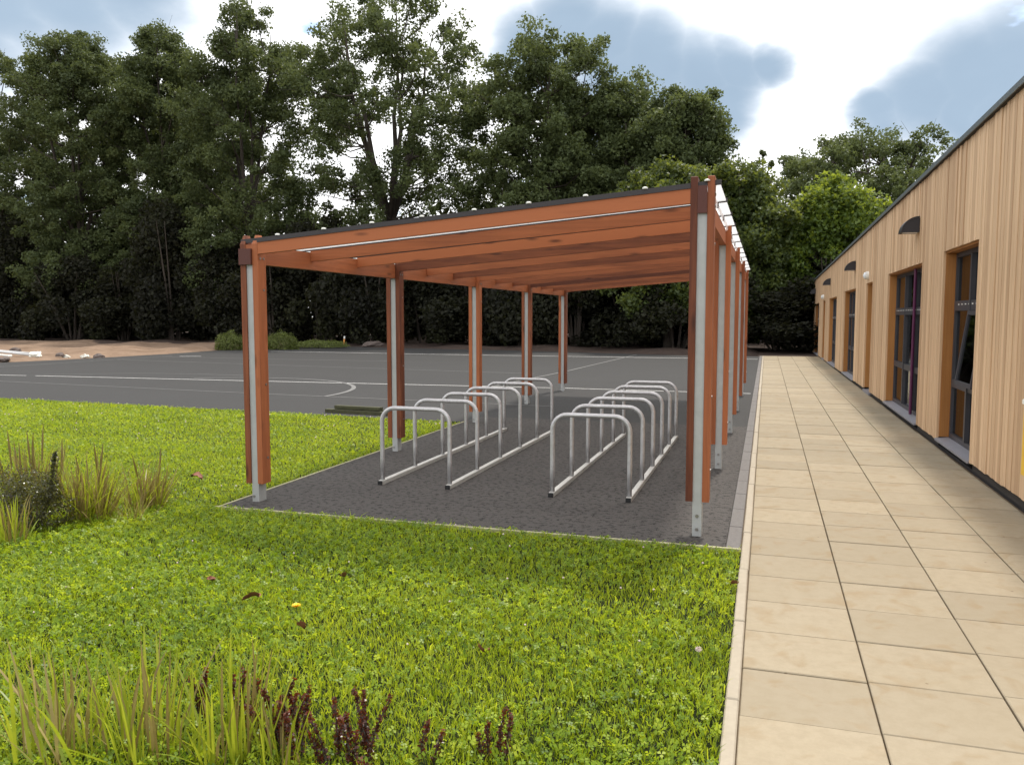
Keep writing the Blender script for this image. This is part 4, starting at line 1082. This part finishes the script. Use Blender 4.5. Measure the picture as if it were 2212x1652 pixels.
def grass_clump(x, y, n, Lmin, Lmax, w, spread, label, seed, tan=0.5, lean=0.35, bias=None, heads=0):
    rg = np.random.default_rng(seed)
    t = thing('ornamental_grass', (x, y, -0.01), label, 'ornamental grass', 'ornamental grasses in the lawn')
    for nm, mt, frac in (('green_blades', 'sedge_green', 1 - tan), ('straw_blades', 'sedge_tan', tan)):
        V_, Q_, T_ = [], [], []
        for k in range(int(n * frac)):
            a = rg.uniform(0, 6.283); rr = spread * math.sqrt(rg.uniform(0, 1))
            bx, by = rr * math.cos(a), rr * math.sin(a)
            az = a + rg.normal(0, .7)
            ln = abs(rg.normal(0, lean)) * (0.4 + rr / spread)
            if bias is not None and rg.uniform() < 0.5: az = bias + rg.normal(0, .5); ln += 0.25
            ribbon(V_, Q_, T_, (bx, by, 0), az, rg.uniform(Lmin, Lmax), ln, w * rg.uniform(.6, 1.3), rg.uniform(.2, .8), rg, droop=rg.uniform(0.0, 0.9) if rg.uniform() < 0.4 else rg.uniform(0, .35))
        link(nm, fast_mesh(nm, np.concatenate(V_), np.concatenate(Q_), T_, M[mt]), t)
    if heads:
        m = MB()
        for k in range(heads):
            a = rg.uniform(0, 6.28); rr = spread * rg.uniform(0, 1); h = Lmax * rg.uniform(.85, 1.2); e = rg.normal(0, .06, 2)
            bx, by = rr * math.cos(a), rr * math.sin(a)
            m.tube([(bx, by, 0), (bx + e[0] * .6, by + e[1] * .6, h * .6)], 0.003, 4)
            m.tube([(bx + e[0] * .6, by + e[1] * .6, h * .58), (bx + e[0] * .8, by + e[1] * .8, h * .8), (bx + e[0], by + e[1], h)], [.006, .008, .002], 6, tone=0.4)
        m.build('seed_heads', M['sedge_tan'], t, off=(0, 0, 0))
    return t
grass_clump(-5.10, 5.05, 260, .28, .58, .010, .17, 'straw-coloured grass clump right of the dark small-leaved shrub', 61, .62, .28, -0.3, 3)
grass_clump(-4.98, 5.55, 170, .24, .46, .010, .16, 'rightmost of the straw grass clumps beside the middle-left shrub', 62, .65, .32, -0.2, 2)
grass_clump(-5.75, 5.15, 200, .30, .62, .009, .22, 'tawny grass clump with seed heads behind the dark shrub', 63, .75, .25, None, 9)
grass_clump(-5.06, 4.33, 70, .22, .40, .010, .10, 'small dark-bladed grass tuft in front of the dark shrub', 64, .3, .35)
grass_clump(-4.75, 5.15, 60, .16, .30, .007, .12, 'low drooping straw tuft between the two straw grass clumps', 65, .7, .8)
grass_clump(-1.86, 2.47, 72, .18, .46, .0110, .15, 'tall yellow-green grass clump in the foreground, nearest the red shoots', 71, .30, .24)
grass_clump(-2.14, 2.36, 72, .18, .45, .0110, .17, 'yellow-green grass clump in the middle of the foreground bed', 72, .34, .26)
grass_clump(-2.42, 2.22, 72, .22, .46, .0110, .15, 'leaning straw-edged grass clump in the bottom left corner', 73, .45, .34, 2.7)
grass_clump(-1.62, 2.42, 30, .16, .28, .010, .09, 'sparse grass tuft among the foreground red shoots', 74, .30, .25)

def shoots(name, x, y, stems, label, cat, seed, mat, lsize, per, group=None, nleaf=3.2, rad=.012):
    """upright leafy shoots: (dx, dy, leanx, leany, height) each"""
    rg = np.random.default_rng(seed)
    t = thing(name, (x, y, -0.01), label, cat, group)
    m = MB(); P, T = [], []
    for dx, dy, lx, ly, h in stems:
        a, b, c = Vector((dx, dy, 0)), Vector((dx + lx * .4, dy + ly * .4, h * .55)), Vector((dx + lx, dy + ly, h))
        m.tube([a, b, c], [.0045, .0035, .0015], 5)
        n = int(per * h)
        f = rg.uniform(0.12, 1.0, n)
        ax = np.where(f[:, None] < .55, np.array(a) + (np.array(b) - np.array(a)) * (f / .55)[:, None], np.array(b) + (np.array(c) - np.array(b)) * ((f - .55) / .45)[:, None])
        g = rg.normal(size=(n, 3)); g /= np.linalg.norm(g, axis=1, keepdims=True)
        P.append(ax + g * rad * (1.25 - .55 * f)[:, None] * rg.uniform(.5, 1.3, (n, 1))); T.append(np.clip(rg.normal(.35, .2, n) + .35 * (f > .85), 0, 1))
    m.build('stems', M['bark'], t, off=(0, 0, 0))
    v, q = leaf_quads(np.concatenate(P), lsize, rg, .5, .62)
    stuff(link('leaves', fast_mesh('leaves', v, q, np.concatenate(T), M[mat]), t))
    return t
def rs(n, sx, sy, h0, h1, lean, seed):
    rg = np.random.default_rng(seed)
    return [(rg.uniform(-sx, sx), rg.uniform(-sy, sy), rg.normal(0, lean), rg.normal(0, lean), rg.uniform(h0, h1)) for _ in range(n)]
shoots('barberry', -1.46, 2.53, rs(19, .27, .10, .12, .27, .06, 1), 'largest dark red barberry with many upright leafy shoots in the foreground', 'shrub', 81, 'barberry', .0145, 800, 'dark red shoots in the foreground')
shoots('barberry', -1.72, 2.58, rs(7, .09, .06, .12, .26, .05, 2), 'dark red barberry shoots just right of the tall foreground grass', 'shrub', 82, 'barberry', .0145, 800, 'dark red shoots in the foreground')
shoots('barberry', -0.90, 2.68, [(-.03, 0, .0, 0, .15), (.0, .02, .03, .0, .20), (.04, 0, .02, .0, .19), (-.05, .0, -.02, 0, .10)], 'small isolated dark red shoots, rightmost in the foreground lawn', 'shrub', 83, 'barberry', .0140, 800, 'dark red shoots in the foreground')
shoots('barberry', -2.08, 2.58, rs(8, .22, .07, .14, .26, .03, 4), 'dark red shoots showing through the left foreground grasses', 'shrub', 84, 'barberry', .0145, 760, 'dark red shoots in the foreground')
shoots('barberry', -1.16, 2.58, [(.0, 0, .04, 0, .17), (.05, .02, .04, .0, .13)], 'pair of dark red shoots between the big barberry and the small right one', 'shrub', 85, 'barberry', .0140, 800, 'dark red shoots in the foreground')
# dark small-leaved shrub at the middle left
rg = np.random.default_rng(91)
t = thing('evergreen_shrub', (-5.30, 4.72, -0.01), 'dark small-leaved shrub with one upright shoot at the left edge of the lawn', 'shrub')
P, O = [], []
for c, r_, nn in [((-.35, 0, .20), .27, 3200), ((0, -.02, .19), .25, 3000), ((.20, .02, .15), .17, 1500), ((-.10, .1, .30), .16, 1300), ((-.55, .05, .2), .25, 2400), ((.16, .0, .30), .11, 700)]:
    g = rg.normal(size=(nn, 3)); g /= np.linalg.norm(g, axis=1, keepdims=True); g *= r_ * rg.uniform(.25, 1, (nn, 1)) ** .45
    g *= 1 + .18 * np.sin(g[:, :1] * 30) * np.cos(g[:, 2:] * 26)
    P.append(np.array(c) + g); O.append(g / r_ * .6)
nn = 900; f = rg.uniform(0, 1, nn); g = rg.normal(size=(nn, 3)) * (.028 * (1.2 - f))[:, None]
P.append(np.stack([.17 + .075 * f, np.zeros(nn), .24 + .36 * f], 1) + g); O.append(g * 8)
P = np.concatenate(P); P[:, 2] = np.maximum(P[:, 2], .015); O = np.concatenate(O)
v, q = leaf_quads(P, .017, rg, .4, .6, O)
link('foliage', fast_mesh('foliage', v, q, np.clip(rg.normal(.38, .22, len(P)), 0, 1), M['box_leaf']), t)
m = MB()
for k in range(12):
    a = k * .55; m.tube([(.03 * math.cos(a), .03 * math.sin(a), -.01), (-.1 + .28 * math.cos(a), .16 * math.sin(a), .3)], [.008, .003], 5)
m.tube([(0.02, 0, 0), (.17, 0, .25), (.245, 0, .60)], [.008, .006, .002], 5)
m.build('stems', M['bark'], t, off=(0, 0, 0))
